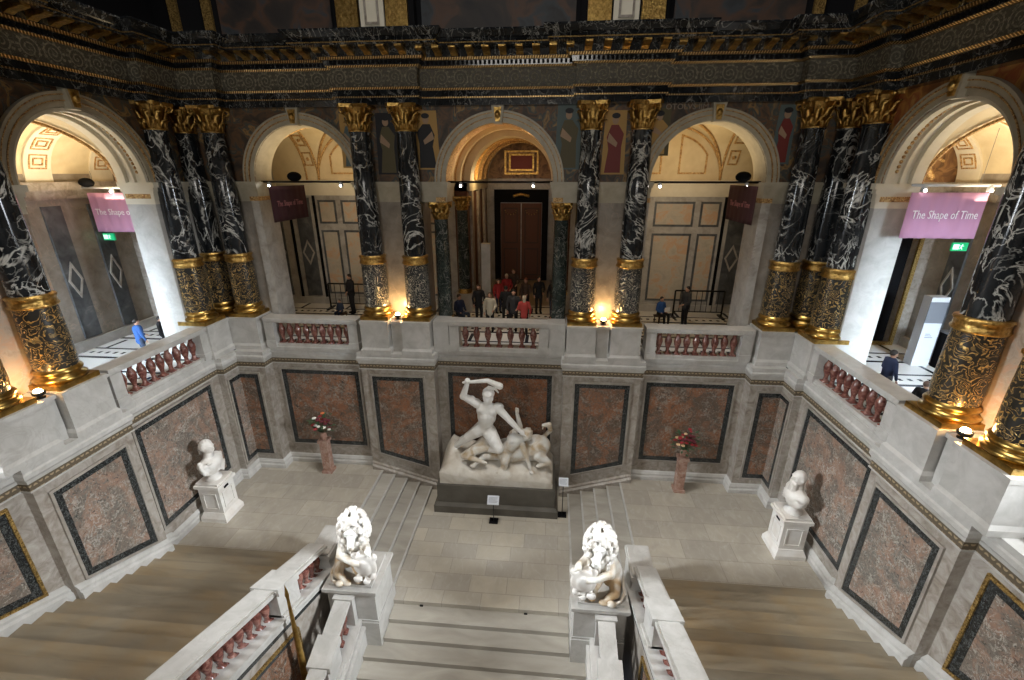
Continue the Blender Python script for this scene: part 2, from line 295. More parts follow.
def fit(name,prims,mat,parent,voxel=.03,smooth=3,label=None,decim=None):
    """prims -> one continuous smooth surface. ('c',p,q,r1,r2) limb, ('e',c,(rx,ry,rz)[,rot]) mass; local coordinates"""
    b=B()
    for p in prims:
        if p[0]=='c':
            a,q=Vector(p[1]),Vector(p[2]); r1,r2=p[3],p[4]; n=max(1,int((q-a).length/(min(r1,r2)*.8)))
            b.tube([a.lerp(q,i/n) for i in range(n+1)],[r1+(r2-r1)*i/n for i in range(n+1)],14)
            b.ball(a,r1,14,10); b.ball(q,r2,14,10)
        else:
            R=Euler([math.radians(x) for x in p[3]]).to_matrix() if len(p)>3 else None
            b.ball(p[1],p[2],18,12,R)
    me=bpy.data.meshes.new(name); me.from_pydata(b.v,[],b.f)
    bm=bmesh.new(); bm.from_mesh(me); bmesh.ops.recalc_face_normals(bm,faces=bm.faces); bm.to_mesh(me); bm.free()
    t=bpy.data.objects.new('tmp',me); col.objects.link(t)
    m=t.modifiers.new('r','REMESH'); m.mode='VOXEL'; m.voxel_size=voxel; m.use_smooth_shade=True
    if smooth: m=t.modifiers.new('s','SMOOTH'); m.factor=.5; m.iterations=smooth
    if decim: m=t.modifiers.new('d','DECIMATE'); m.ratio=decim
    dg=bpy.context.evaluated_depsgraph_get(); ev=t.evaluated_get(dg)
    nm=bpy.data.meshes.new_from_object(ev); nm.name=name
    bpy.data.objects.remove(t,do_unlink=True)
    nm.polygons.foreach_set('use_smooth',[True]*len(nm.polygons))
    nm.materials.clear()
    return finish(name,nm,mat,parent,None,label)
def text(name,s,mat,parent,size,origin,ux,uy,ext=.004,width=None):
    cu=bpy.data.curves.new(name,'FONT'); cu.body=s; cu.size=size; cu.extrude=ext; cu.align_x='CENTER'; cu.align_y='CENTER'; cu.resolution_u=2
    t=bpy.data.objects.new('tmp',cu); col.objects.link(t)
    dg=bpy.context.evaluated_depsgraph_get(); me=bpy.data.meshes.new_from_object(t.evaluated_get(dg)); bpy.data.objects.remove(t,do_unlink=True)
    X=Vector(ux).normalized(); Y=Vector(uy).normalized(); Z=X.cross(Y); k=1
    if width:
        xs=[v.co.x for v in me.vertices]; k=width/(max(xs)-min(xs))
    org=wloc(parent); O=Vector(origin)-org
    for v in me.vertices: c=v.co.copy(); v.co=O+X*(c.x*k)+Y*c.y+Z*c.z
    me.name=name; me.materials.clear()
    return finish(name,me,mat,parent)
def inset(P,d):   # move each side of a polygon inwards
    n=len(P); P=[Vector(p) for p in P]
    A=sum(P[i].x*P[(i+1)%n].y-P[(i+1)%n].x*P[i].y for i in range(n)); s=1 if A>0 else -1; out=[]
    for i in range(n):
        a=(P[i]-P[i-1]).normalized(); b=(P[(i+1)%n]-P[i]).normalized()
        na=Vector((-a.y,a.x))*s; nb=Vector((-b.y,b.x))*s; m=na+nb; m=m/max(m.dot(na),.2); q=P[i]+m*d; out.append((q.x,q.y))
    return out

# ---------------- plan ----------------
XD,FZ=10.0,5.1           # side dado face, first floor level
YC=.2                    # centre bay face
half=[(0,YC),(2.35,YC),(2.35,-.3),(5.07,-.3),(5.07,0),(8.7,0),(8.7,-.5),(9.75,-.5)]
sidep=[(9.75,-.5),(9.75,-1.25),(10,-1.25),(10,-5.05),(9.75,-5.05),(9.75,-7.6),(10,-7.6),(10,-12.2),(10,-14.6),(10,-19)]
def mir(p): return [(-x,y) for x,y in reversed(p)]
back=mir(half)[:-1]+half
def fback(Y0): return lambda u,d,z:(u,Y0-d,z)
def fside(s,X0): return lambda u,d,z:(s*(X0-d),u,z)

# walls of the dado
def dado(name,path,parent=None):
    wl=B().sweep(path,[(0,-2.5),(0,5.0),(-.22,5.0),(-.22,-2.5)]).build(name,'frame_marble',kind='structure')
    B().sweep(path,[(0,4.41),(.045,4.41),(.045,4.60),(0,4.60)]).build('greek_key_band','key_band',wl)
    B().sweep(path,[(0,4.375),(.065,4.375),(.065,4.41),(0,4.41)]).build('band_fillet','pale_marble',wl)
    B().sweep(path,[(0,4.60),(.06,4.60),(.07,4.68),(.11,4.74),(.11,4.84),(.08,4.88),(.08,5.02),(-.35,5.02),(-.35,4.6)]).build('shelf_moulding','pale_marble',wl)
    return wl
wb=dado('wall_back',back); wr=dado('wall_right',sidep); wlft=dado('wall_left',mir(sidep))

def panel(wall,f,P,mat='red_breccia',bead=False,parent=None,bw=.17):
    o=inset(P,-.07); i=inset(P,bw)
    p=B().prism(i,f,-.02,.012).build('marble_panel',mat,wall)
    B().ring(P,i,f,-.02,.022).build('panel_border','verde_border',p)
    B().ring(o,P,f,-.02,.05).build('panel_moulding','old_gold' if bead else 'brown_marble',p)
def trap(u0,u1,zt,zb0,zb1): return [(u0,zb0),(u1,zb1),(u1,zt),(u0,zt)]
panel(wb,fback(YC),trap(-1.95,1.95,4.15,.5,.5),'rust_breccia')
for s in(-1,1):
    f=lambda u,d,z,s=s:(s*u,-.3-d,z); panel(wb,f,trap(2.77,4.70,4.10,.22,.78))
    f=lambda u,d,z,s=s:(s*u,-d,z); panel(wb,f,trap(5.33,8.38,4.12,.86,.86))
    f=lambda u,d,z,s=s:(s*u,-.5-d,z); panel(wb,f,trap(9.0,9.93,4.10,.62,.62))
    w_=wr if s>0 else wlft
    panel(w_,fside(s,9.75),trap(-.32,-1.14,4.10,.60,.60),'rose_breccia')
    panel(w_,fside(s,XD),trap(-1.72,-4.78,4.22,.75,.75),'rose_breccia')
    panel(w_,fside(s,9.75),trap(-5.36,-7.28,4.08,.78,1.50),'rose_breccia')
    panel(w_,fside(s,XD),trap(-8.05,-11.6,4.15,1.75,3.05),'rose_breccia',True)

# ---------------- floors and stairs ----------------
RS,TS,Y0S=.158,.42,-4.9         # side flights
RC,TC,Y0C=.15,.46,-5.42         # central flight
B().box(-2.75,2.75,-5.42,.3,-1.2,-.8).build('floor','lower_tiles',kind='structure')
for s in(-1,1):
    B().box(s*4.7,s*10.1,Y0S,.3,-.9,0).build('floor','landing_tiles',kind='structure')
for s,nm in((-1,'left'),(1,'right')):
    t=thing('staircase','broad upper flight of worn stone stairs rising along the %s side wall'%nm,'staircase',(s*7.25,Y0S,0))
    for i in range(24):
        y1=Y0S-TS*i; z=RS*(i+1); b=B().box(s*4.7,s*9.84,y1-TS-.02,y1,z-RS-.3,z-.035); b.box(s*4.7,s*9.84,y1-TS,y1+.035,z-.035,z); b.build('step','step_stone',t)
    t=thing('side_steps','short cross flight of five steps from the centre landing up to the %s landing'%nm,'staircase',(s*3.7,-2.6,-.8))
    for i,x in enumerate((2.72,3.21,3.70,4.19,4.68)):
        z=-.8+.16*(i+1); x1=(3.21,3.70,4.19,4.68,4.9)[i]
        yb=-.31
        b=B().box(s*x,s*(x1+.02),-5.3,yb if i else yb,-1.1,z-.03); b.box(s*(x-.03),s*(x1+.02),-5.3,yb,z-.03,z-.001*i); st_=b.build('step','step_grey',t); B().box(s*(x-.034),s*(x+.03),-5.3,yb,z-.034,z+.003).build('lit_edge_strip','pale_marble',st_)  # pale strip paints the light caught along each step edge
t=thing('staircase','wide central flight of grey stone stairs going down between the lions','staircase',(0,Y0C,-.95))
for i in range(18):
    y1=Y0C-TC*i; z=-.8-RC*(i+1); hw=2.59 if i<2 else 3.22
    b=B().box(-hw,hw,y1-TC-.04,y1+.0,z-.5,z-.04); b.box(-hw,hw,y1-TC-.04,y1,z-.04,z)
    b.build('step','step_grey',t)
    # bronze carpet eyes
    e=B()
    for x in(-1.75,.0+1.35): e.box(x-.05,x+.05,y1-.035,y1-.005,z+.0,z+.045)
    e.build('carpet_eye','black_metal',kids(t)[-1])
# skirtings
sk=[(0,0),(.13,0),(.13,.14),(.09,.19),(.09,.26),(.04,.33),(0,.36)]
def shift(pr,dz): return [(a,b+dz) for a,b in pr]
pb=half[4:]
for nm,pth in(('baseboard_right',[(5.07,0)]+half[5:]+sidep[1:3]+[(10,-4.62)]),('baseboard_left',mir([(5.07,0)]+half[5:]+sidep[1:3]+[(10,-4.62)]))):
    B().sweep(pth,sk).build(nm,'pale_marble',kind='structure')
def slope_strip(b,f,u0,u1,z0,z1,prof):   # sloping moulding between two ends
    n=len(prof); vs=[f(u0,d,z0+z) for d,z in prof]+[f(u1,d,z1+z) for d,z in prof]
    b.add(vs,[(i,(i+1)%n,n+(i+1)%n,n+i) for i in range(n)]+[tuple(range(n)),tuple(range(2*n-1,n-1,-1))])
SL=RS/TS
for s,nm in((-1,'left'),(1,'right')):
    b=B(); pr=[(0,-.3),(.15,-.3),(.15,.14),(.10,.20),(.10,.27),(.04,.34),(0,.38)]
    for (u0,u1,X) in((-4.62,-5.05,10.),(-5.05,-7.6,9.75),(-7.6,-13,10.)):
        slope_strip(b,fside(s,X),u0,u1,(-4.62-u0)*SL+.03,(-4.62-u1)*SL+.03,pr)
    b.build('baseboard_'+nm,'pale_marble',kind='structure')
    b=B(); f=lambda u,d,z,s=s:(s*u,-.3-d,z); slope_strip(b,f,5.07,2.35,0.02,-.80,[(0,-.2),(.10,-.2),(.10,.16),(.05,.24),(.05,.30),(0,.36)]); b.build('baseboard_back','frame_marble',kind='structure')

# ---------------- balusters, pedestals, columns ----------------
bal=[(.06,0),(.085,.0),(.085,.04),(.06,.06),(.045,.12),(.05,.18),(.085,.30),(.10,.38),(.09,.46),(.055,.54),(.045,.58),(.06,.60),(.06,.63),(.085,.64),(.085,.68),(.0,.68)]
balp=bpy.data.objects.new('x',None)
bm_=B().lathe([(.0,0)]+bal,seg=12); bal_me=None
def baluster_mesh():
    global bal_me
    if bal_me is None:
        b=B().lathe([(.0,0)]+bal,seg=12); b.box(-.085,.085,-.085,.085,-.01,.03); b.box(-.085,.085,-.085,.085,.65,.69)
        o=b.build('baluster','red_marble'); bal_me=o.data; bpy.data.objects.remove(o,do_unlink=True)
    return bal_me
def baluster(parent,x,y,z,h=.68,wd=1.15):
    o=bpy.data.objects.new('baluster',baluster_mesh()); col.objects.link(o); o.parent=parent
    l=wloc(parent); o.location=(x-l.x,y-l.y,z-l.z); o.scale=(wd,wd,h/.68); return o
def balustrade(label,f,u0,u1,n,die=.34):
    t=thing('balustrade',label,'balustrade',f((u0+u1)/2,-.2,5.02),'marble balustrades with red balusters on the gallery edge')
    a,b_=min(u0,u1),max(u0,u1)
    def bx(ua,ub,d0,d1,z0,z1):
        p,q=f(ua,d0,z0),f(ub,d1,z1); return B().box(p[0],q[0],p[1],q[1],p[2],q[2])
    b=bx(a,b_,.02,-.40,5.02,5.20); p,q=f(a,.05,5.2),f(b_,-.43,5.26); b.box(p[0],q[0],p[1],q[1],5.02,5.09)
    b.build('base_rail','pale_marble',t)
    b=bx(a-.02,b_+.02,.04,-.42,6.02,6.10); p,q=f(a-.02,.09,6),f(b_+.02,-.47,6); b.box(p[0],q[0],p[1],q[1],6.10,6.20); b.build('handrail','pale_marble',t)
    for ua,ub in((a,a+die),(b_-die,b_)):
        b=bx(ua,ub,.06,-.44,5.20,6.02); p,q=f(ua-.02,.09,5),f(ub+.02,-.46,5); b.box(p[0],q[0],p[1],q[1],5.09,5.32); b.build('post','pale_marble',t)
    for i in range(n):
        u=a+die+(b_-a-2*die)*(i+.5)/n; p=f(u,-.19,5.20); baluster(t,p[0],p[1],p[2],.82,1.25)
    return t
balustrade('marble balustrade with red balusters on the gallery edge in front of the central arch',fback(.05),-1.78,1.78,7)
balustrade('marble balustrade on the gallery edge before the back arch left of the centre',fback(-.12),-8.62,-5.12,9)
balustrade('marble balustrade on the gallery edge before the back arch right of the centre',fback(-.12),5.12,8.62,9)
balustrade('marble balustrade on the gallery edge below the left side arch',fside(-1,9.98),-4.98,-1.35,9)
balustrade('marble balustrade on the gallery edge below the right side arch',fside(1,9.98),-4.98,-1.35,9)

def pedestal(label,x0,x1,y0,y1,cat='pedestal'):
    x0,x1=min(x0,x1),max(x0,x1)
    t=thing('column_pedestal',label,cat,((x0+x1)/2,(y0+y1)/2,5.02))
    b=B().box(x0-.05,x1+.05,y0-.05,y1+.05,5.02,5.16); b.box(x0-.05,x1+.05,y0-.05,y1+.05,5.16,5.26,.06); b.build('base','pale_marble',t)
    B().box(x0,x1,y0,y1,5.2,6.12).build('block','pale_marble',t)
    B().box(x0-.02,x1+.02,y0-.02,y1+.02,6.12,6.23).build('cap','pale_marble',t)
def leafcap(b,c,r0,r1,h,n):     # corinthian capital around c
    b.lathe([(r0*.96,0),(r0*1.12,.03),(r0*1.12,.07),(r0*.98,.09),(r0*1.0,h*.45),(r0*1.15,h*.75),(r1,h*.9)],c,20)
    for row,(z0,z1,rr,cnt,off) in enumerate(((.06,h*.42,1.0,8,0),(.06,h*.72,1.05,8,.5))):
        for k in range(cnt):
            a=2*PI*(k+off)/cnt; ca,sa=math.cos(a),math.sin(a); pts=[]
            for t_,ro,wd in((0,1.02,.10),(.5,1.10,.11),(.85,1.30,.09),(1.0,1.5,.05),(.93,1.58,.03)):
                z=z0+(z1-z0)*t_; r=r0*rr*ro; pts.append((r,z,wd))
            vs=[];fs=[]
            for r,z,wd in pts:
                for k2 in(-1,1): vs.append((c[0]+ca*r-sa*wd*k2,c[1]+sa*r+ca*wd*k2,c[2]+z))
                for k2 in(1,-1): vs.append((c[0]+ca*(r-.045)-sa*wd*k2*.8,c[1]+sa*(r-.045)+ca*wd*k2*.8,c[2]+z))
            for i in range(len(pts)-1):
                for q in range(4): fs.append((i*4+q,i*4+(q+1)%4,(i+1)*4+(q+1)%4,(i+1)*4+q))
            fs+= [(0,1,2,3),tuple(4*(len(pts)-1)+q for q in range(4))]; b.add(vs,fs,True)
    for k in range(4):
        a=PI/4+PI/2*k; ca,sa=math.cos(a),math.sin(a); r=r1*1.22; pts=[(c[0]+ca*r0*1.05,c[1]+sa*r0*1.05,c[2]+h*.5)]
        for q in range(9):
            th=PI*.75-q*PI*1.75/8; rr=.10*(1-q*.07); pts.append((c[0]+ca*(r+rr*math.cos(th)),c[1]+sa*(r+rr*math.cos(th)),c[2]+h*.79+rr*math.sin(th)))
        b.tube(pts,[.035]*len(pts),6)
    for k in range(4):
        a=PI/2*k; b.ball((c[0]+math.cos(a)*r1*1.0,c[1]+math.sin(a)*r1*1.0,c[2]+h*.90),.07,8,6)
    m=r1*1.28; q=r1*.98; z0,z1=c[2]+h*.88,c[2]+h
    P=[]
    for k in range(4):
        a=PI/4+PI/2*k; P+=[(m*1.18*math.cos(a-.12),m*1.18*math.sin(a-.12)),(m*1.18*math.cos(a+.12),m*1.18*math.sin(a+.12)),(q*math.cos(a+PI/4),q*math.sin(a+PI/4))]
    n=len(P); b.add([(c[0]+x,c[1]+y,z0) for x,y in P]+[(c[0]+x,c[1]+y,z1) for x,y in P],[(i,(i+1)%n,n+(i+1)%n,n+i) for i in range(n)]+[tuple(range(n-1,-1,-1)),tuple(range(n,2*n))])
def make_column(loc,label,drum):
    t=thing('column',label,'column',loc,'black marble columns with gilded capitals'); c=(0,0,0)
    B().box(-.50,.50,-.50,.50,-.03,.13).build('plinth','polished_gold',t,local=True)
    B().lathe([(.49,.13),(.52,.17),(.52,.22),(.46,.26),(.43,.28),(.43,.31),(.47,.34),(.48,.38),(.45,.42),(.42,.45)],c,28).build('base','polished_gold',t,local=True)
    B().lathe([(.41,.44),(.43,.7),(.425,1.3),(.405,2.0)],c,28).build('carved_drum',drum,t,local=True)
    B().lathe([(.41,1.96),(.45,1.98),(.46,2.02),(.43,2.05),(.43,2.17),(.46,2.20),(.45,2.24),(.39,2.26),(.36,2.27)],c,28).build('gilded_ring','gold',t,local=True)
    B().lathe([(.365,2.25),(.365,3.2),(.345,4.6),(.30,6.08),(.33,6.1),(.33,6.13)],c,28).build('shaft','black_marble',t,local=True)
    b=B(); leafcap(b,(0,0,6.10),.30,.40,.80,8); b.build('capital','gold',t,local=True)
    return t
ped=[]; cz=6.23
cols=[(2.9,.27,'inner column of the pair %s of the central arch'),(4.42,.27,'outer column of the pair %s of the central arch')]
proto={}
def place_col(x,y,label,drum):
    if drum not in proto: proto[drum]=make_column((x,y,cz),label,drum); return proto[drum]
    return dup(proto[drum],(x,y,cz),label)
SN={-1:'left',1:'right'}
for s in(-1,1):
    n=SN[s]
    place_col(s*2.9,.27,'tall black veined marble column with gold capital, inner one of the pair %s of the central arch'%n,'carved_silver')
    place_col(s*4.42,.27,'tall black veined marble column with gold capital, outer one of the pair %s of the central arch'%n,'carved_silver')
    place_col(s*9.33,.22,'black veined marble column with gold capital on the back wall in the %s corner of the hall'%n,'carved_gilt' if s>0 else 'carved_gilt')
    place_col(s*10.38,-.88,'black veined marble column on the side wall in the %s corner beside the side arch'%n,'carved_gilt')
    place_col(s*10.28,-5.8,'large black veined marble column standing just in front of the %s side arch'%n,'carved_gilt')
    place_col(s*10.28,-7.32,'black marble column nearest the camera at the %s edge of the picture'%n,'carved_gilt')
    place_col(s*10.42,.38,'black veined marble column set back in the %s corner between two others'%n,'carved_gilt')
    pedestal('grey marble pedestal under the inner column of the pair %s of the central arch'%n,s*2.40,s*3.40,-.36,.75)
    pedestal('grey marble pedestal under the outer column of the pair %s of the central arch'%n,s*3.90,s*4.90,-.36,.75)
    pedestal('grey marble pedestal under the back wall column in the %s corner'%n,s*8.80,s*9.80,-.32,.75)
    pedestal('grey marble pedestal under the side wall column in the %s corner'%n,s*9.84,s*10.9,-1.38,-.36)
    pedestal('grey marble pedestal under the large column in front of the %s side arch'%n,s*9.70,s*10.8,-6.36,-5.24)
    pedestal('grey marble pedestal under the nearest column on the %s side'%n,s*9.70,s*10.8,-7.92,-6.78)
    b=B()
    b.box(s*3.44,s*3.86,-.12,.75,5.02,6.10); b.box(s*3.40,s*3.90,-.16,.75,6.10,6.20)
    b.box(s*9.9,s*10.8,-6.74,-6.40,5.02,6.10); b.box(s*9.86,s*10.8,-6.78,-6.36,6.10,6.20)
    b.box(s*9.80,s*10.9,-.32,.75,5.02,6.1); b.box(s*1.80,s*2.36,-.02,.7,5.02,6.18); b.box(s*8.64,s*8.76,.0,.7,5.02,6.16)
    b.build('trim_'+('1' if s<0 else '2'),'pale_marble',kind='structure')
    # uplight
    for (x,y,tx,ty,lb) in((s*3.66,.12,s*3.66,.5,'small bright warm uplight between the column pair %s of the central arch'%n),(s*10.0,-6.58,s*10.45,-6.58,'small bright warm uplight between the two columns on the %s side wall'%n)):
        t=thing('uplight',lb,'lamp',(x,y,6.20),'uplights between the columns')
        B().lathe([(.10,0),(.10,.03),(.05,.04),(.05,.07),(.12,.09),(.13,.16),(.11,.16)],(x,y,6.2),16).build('housing','black_metal',t)
        B().ball((x,y,6.37),(.085,.085,.07),14,9).build('bulb','warm_bulb',t)
        lamp('uplight_glow',(x,y,6.52),60 if abs(x)<6 else 30,(1,.60,.24),.05)

# ---------------- arcade walls ----------------
ZS=10.86
def arc(uc,r,a0,a1,n): return [(uc+r*math.cos(a0+(a1-a0)*i/n),ZS+r*math.sin(a0+(a1-a0)*i/n)) for i in range(n+1)]
def spandrel(b,f,u0,u1,uc,r,zt,d0,d1):
    n=28; A=arc(uc,r,PI,0,n)
    for i in range(n):
        (ua,za),(ub,zb)=A[i],A[i+1]; b.prism([(ua,za),(ub,zb),(ub,zt),(ua,zt)],f,d0,d1)
    b.prism([(u0,ZS),(uc-r,ZS),(uc-r,zt),(u0,zt)],f,d0,d1); b.prism([(uc+r,ZS),(u1,ZS),(u1,zt),(uc+r,zt)],f,d0,d1)
def archivolt(f,uc,ri,ro,d,parent,mat='archivolt_stone'):
    b=B(); n=40
    for r0,r1,dd in((ri,ri+(ro-ri)*.42,d*.45),(ri+(ro-ri)*.42,ri+(ro-ri)*.78,d*.75),(ri+(ro-ri)*.78,ro,d)):
        A=arc(uc,r0,PI,0,n); Bq=arc(uc,r1,PI,0,n)
        for i in range(n): b.prism([A[i],A[i+1],Bq[i+1],Bq[i]],f,-.05,dd,True)
    b.build('archivolt',mat,parent)
    e=B()
    for rr in(ri+(ro-ri)*.42,ri+(ro-ri)*.80):
        A=arc(uc,rr-.012,PI,0,n); Bq=arc(uc,rr+.012,PI,0,n)
        for i in range(n): e.prism([A[i],A[i+1],Bq[i+1],Bq[i]],f,0,d*.9+.005 if rr<ri+(ro-ri)*.6 else d+.006,True)
    e.build('gilt_line','ochre_ornament',parent)
    k=B(); k.prism([(uc-.13,ZS+ri-.05),(uc+.13,ZS+ri-.05),(uc+.2,ZS+ro+.12),(uc-.2,ZS+ro+.12)],f,-.05,d+.10)
    ko=k.build('keystone','archivolt_stone',parent)
    g_=B(); g_.prism([(uc-.07,ZS+ri),(uc+.07,ZS+ri),(uc+.12,ZS+ro+.06),(uc-.12,ZS+ro+.06)],f,d+.08,d+.15); g_.ball(f(uc,d+.14,ZS+ri+.2),(.09,.09,.11)); g_.build('scroll','gold',ko)
YA=.62; TH=.95
wu=[]
# back arcade
fa=fback(YA)
ua=B()
for uc,u0,u1 in((-6.65,-10.8,-3.33),(0,-3.33,3.33),(6.65,3.33,10.8)): spandrel(ua,fa,u0,u1,uc,1.78,14.9,-TH,0)
arc_back=ua.build('wall_back','painting_dark',kind='structure')
b=B()
for a_,c_ in((-10.8,-8.43),(-4.87,-2.62),(2.62,4.87),(8.43,10.8)): b.prism([(a_,5.0),(c_,5.0),(c_,10.3),(a_,10.3)],fa,-TH,0)
pier=b.build('wall_back','brown_marble',kind='structure')
b=B()
for a_,c_ in((-10.8,-8.43),(-4.87,-1.78),(1.78,4.87),(8.43,10.8)):
    for z0,z1,d in((10.22,10.38,.02),(10.38,10.56,.06),(10.56,10.70,.10),(10.70,10.78,.16),(10.78,10.87,.20)):
        e=.0 if d<.05 else d*.5
        b.prism([(a_-e if abs(a_)<10 else a_,z0),(c_+e if abs(c_)<10 else c_,z0),(c_+e if abs(c_)<10 else c_,z1),(a_-e if abs(a_)<10 else a_,z1)],fa,-TH-d*.5,d)
b.build('impost_moulding','archivolt_stone',arc_back)
b=B()   # flat pilasters either side of the openings
for s in(-1,1):
    for u0,u1 in((4.62,4.90),(8.40,8.68)):
        b.prism([(s*u0,5.1),(s*u1,5.1),(s*u1,10.25),(s*u0,10.25)],fa,-TH-.02,.07)
b.build('pilaster','grey_marble',pier)
b=B()
for s in(-1,1):
    for u0,u1 in((4.60,4.92),(8.38,8.70),(1.80,2.12)): b.prism([(s*u0,10.24),(s*u1,10.24),(s*u1,10.38),(s*u0,10.38)],fa,-TH-.04,.10)
b.build('carved_necking','ochre_ornament',arc_back)
for uc in(-6.65,0,6.65): archivolt(fa,uc,1.78,2.13,.12,arc_back)
# side arcades
for s in(-1,1):
    fs_=fside(s,10.6); ub=B(); spandrel(ub,fs_,-6.6,1.6,-3.17,1.84,14.9,-TH,0); spandrel(ub,fs_,-13.2,-6.6,-9.9,1.84,14.9,-TH,0)
    ao=ub.build('wall_'+SN[s],'painting_orange' if s>0 else 'painting_dark',kind='structure')
    b=B()
    b.prism([(-1.33,5.0),(.9,5.0),(.9,10.3),(-1.33,10.3)],fs_,-TH,0); b.build('wall_'+SN[s],'pale_marble',kind='structure'); b=B()
    for a_,c_ in((-8.06,-5.01),(-13.2,-11.74)): b.prism([(a_,5.0),(c_,5.0),(c_,10.3),(a_,10.3)],fs_,-TH,0)
    b.build('wall_'+SN[s],'rosy_marble',kind='structure')
    b=B()
    for a_,c_ in((-1.33,.9),(-8.06,-5.01),(-13.2,-11.74)):
        for z0,z1,d in((10.22,10.38,.02),(10.38,10.60,.05),(10.60,10.72,.10),(10.72,10.87,.17)):
            b.prism([(a_-d*.5,z0),(c_+d*.5,z0),(c_+d*.5,z1),(a_-d*.5,z1)],fs_,-TH-d*.5,d)
    b.build('impost_moulding','pale_stucco',ao)
    b=B()
    for q in range(7): b.ball((s*(10.72+q*.11),-1.355,10.46),(.04,.025,.05),6,4)
    b.box(s*10.66,s*11.5,-1.36,-1.34,10.39,10.53); b.build('carved_band','ochre_ornament',ao)
    archivolt(fs_,-3.17,1.84,2.2,.12,ao); archivolt(fs_,-9.9,1.84,2.2,.12,ao)
    # coffered soffit with raised ornament
    b=B(); o_=B()
    for uc in(-3.17,):
        for (r0,r1,da,db) in((1.74,1.86,-.02,-.18),(1.74,1.86,-.40,-.50),(1.70,1.86,-.66,-.93)):
            A=arc(uc,r0,PI,0,40); Q=arc(uc,r1,PI,0,40)
            for i in range(40): b.prism([A[i],A[i+1],Q[i+1],Q[i]],fs_,da,db)
        for i in range(46):
            a=PI*(i+.5)/46
            if .16<a<PI-.16:
                o_.ball(fs_(uc+1.82*math.cos(a),-.29,ZS+1.82*math.sin(a)),(.05,.045,.05),6,4)
    b.build('soffit_rib','pale_stucco',ao); o_.build('soffit_ornament','ochre_ornament',ao,kind='stuff')
# lining of the soffits (plain stucco shells inside the openings)
def soffit(f,uc,r,d0,d1,mat,parent):
    b=B(); A=arc(uc,r,PI,0,40); Q=arc(uc,r-.03,PI,0,40)
    for i in range(40): b.prism([Q[i],Q[i+1],A[i+1],A[i]],f,d0,d1)
    b.build('soffit',mat,parent)
for uc in(-6.65,0,6.65): soffit(fa,uc,1.80,-.02,-TH,'archivolt_stone' if uc else 'ochre_ornament',arc_back)
for s in(-1,1):
    p_=[o for o in bpy.data.objects if o.name.startswith('wall_'+SN[s]) and o.data.materials[0].name.startswith('painting')][0]
    soffit(fside(s,10.6),-3.17,1.86,-.02,-TH,'pale_stucco',p_)

# small inner columns of the central arch
def small_column(x,y,label):
    t=thing('column',label,'column',(x,y,5.1),'slim dark columns of the central arch')
    B().box(-.38,.38,-.38,.38,0,.85).build('pedestal','pale_marble',t,local=True)
    B().lathe([(.33,.85),(.34,.90),(.30,.95),(.31,.99),(.27,1.04)],(0,0,0),20).build('base','gold',t,local=True)
    B().lathe([(.27,1.04),(.265,2.5),(.235,4.55)],(0,0,0),20).build('shaft','green_black_marble',t,local=True)
    b=B(); leafcap(b,(0,0,4.53),.235,.30,.58,8); b.build('capital','gold',t,local=True); return t
sc0=small_column(-2.1,1.0,'slim dark marble column on the left side of the central arch')
dup(sc0,(2.1,1.0,5.1),'slim dark marble column on the right side of the central arch')
dup(sc0,(-2.15,5.2,5.1),'slim dark marble column further back inside the central gallery, left')
dup(sc0,(2.25,5.2,5.1),'slim dark marble column further back inside the central gallery, right')

# ---------------- entablature ----------------
eh=[(0,.30),(2.38,.30),(2.38,-.02),(4.95,-.02),(4.95,.30),(8.75,.30),(8.75,-.08),(9.98,-.08),(9.98,-1.4),(10.3,-1.4),(10.3,-5.2),(9.98,-5.2),(9.98,-7.95),(10.3,-7.95),(10.3,-13.2),(10.3,-25)]
ent=mir(eh)[:-1]+eh
def run(name,prof,mat,parent=None,kind=None,path=ent): return B().sweep(path,prof).build(name,mat,parent,kind)
en=run('trim_3',[(-.6,13.1),(0,13.1),(0,13.30),(.03,13.30),(.03,13.50),(-.6,13.5)],'dark_marble',kind='structure')
run('gilt_moulding',[(0,13.29),(.06,13.29),(.06,13.325),(0,13.325)],'bead_gold',en)
run('gilt_moulding',[(-.1,13.50),(.08,13.50),(.12,13.56),(-.1,13.58)],'bead_gold',en)
run('scroll_frieze',[(-.6,13.56),(.03,13.56),(.03,14.08),(-.6,14.08)],'frieze',en)
run('gilt_moulding',[(-.1,14.08),(.10,14.08),(.14,14.13),(-.1,14.14)],'bead_gold',en)
run('bed_moulding',[(-.6,14.13),(.16,14.13),(.18,14.27),(-.6,14.27)],'dark_marble',en)
run('bead_row',[(-.1,14.26),(.26,14.26),(.28,14.33),(-.1,14.33)],'bead_gold',en)
run('bracket_band',[(-.6,14.33),(.28,14.33),(.32,14.50),(-.6,14.50)],'dark_marble',en)
run('cornice_slab',[(-.6,14.50),(.82,14.50),(.84,14.56),(.84,14.66),(.90,14.68),(.98,14.82),(.98,14.86),(-.6,14.9)],'dark_marble',en)
run('gilt_moulding',[(.80,14.545),(.855,14.545),(.855,14.57),(.80,14.57)],'old_gold',en)
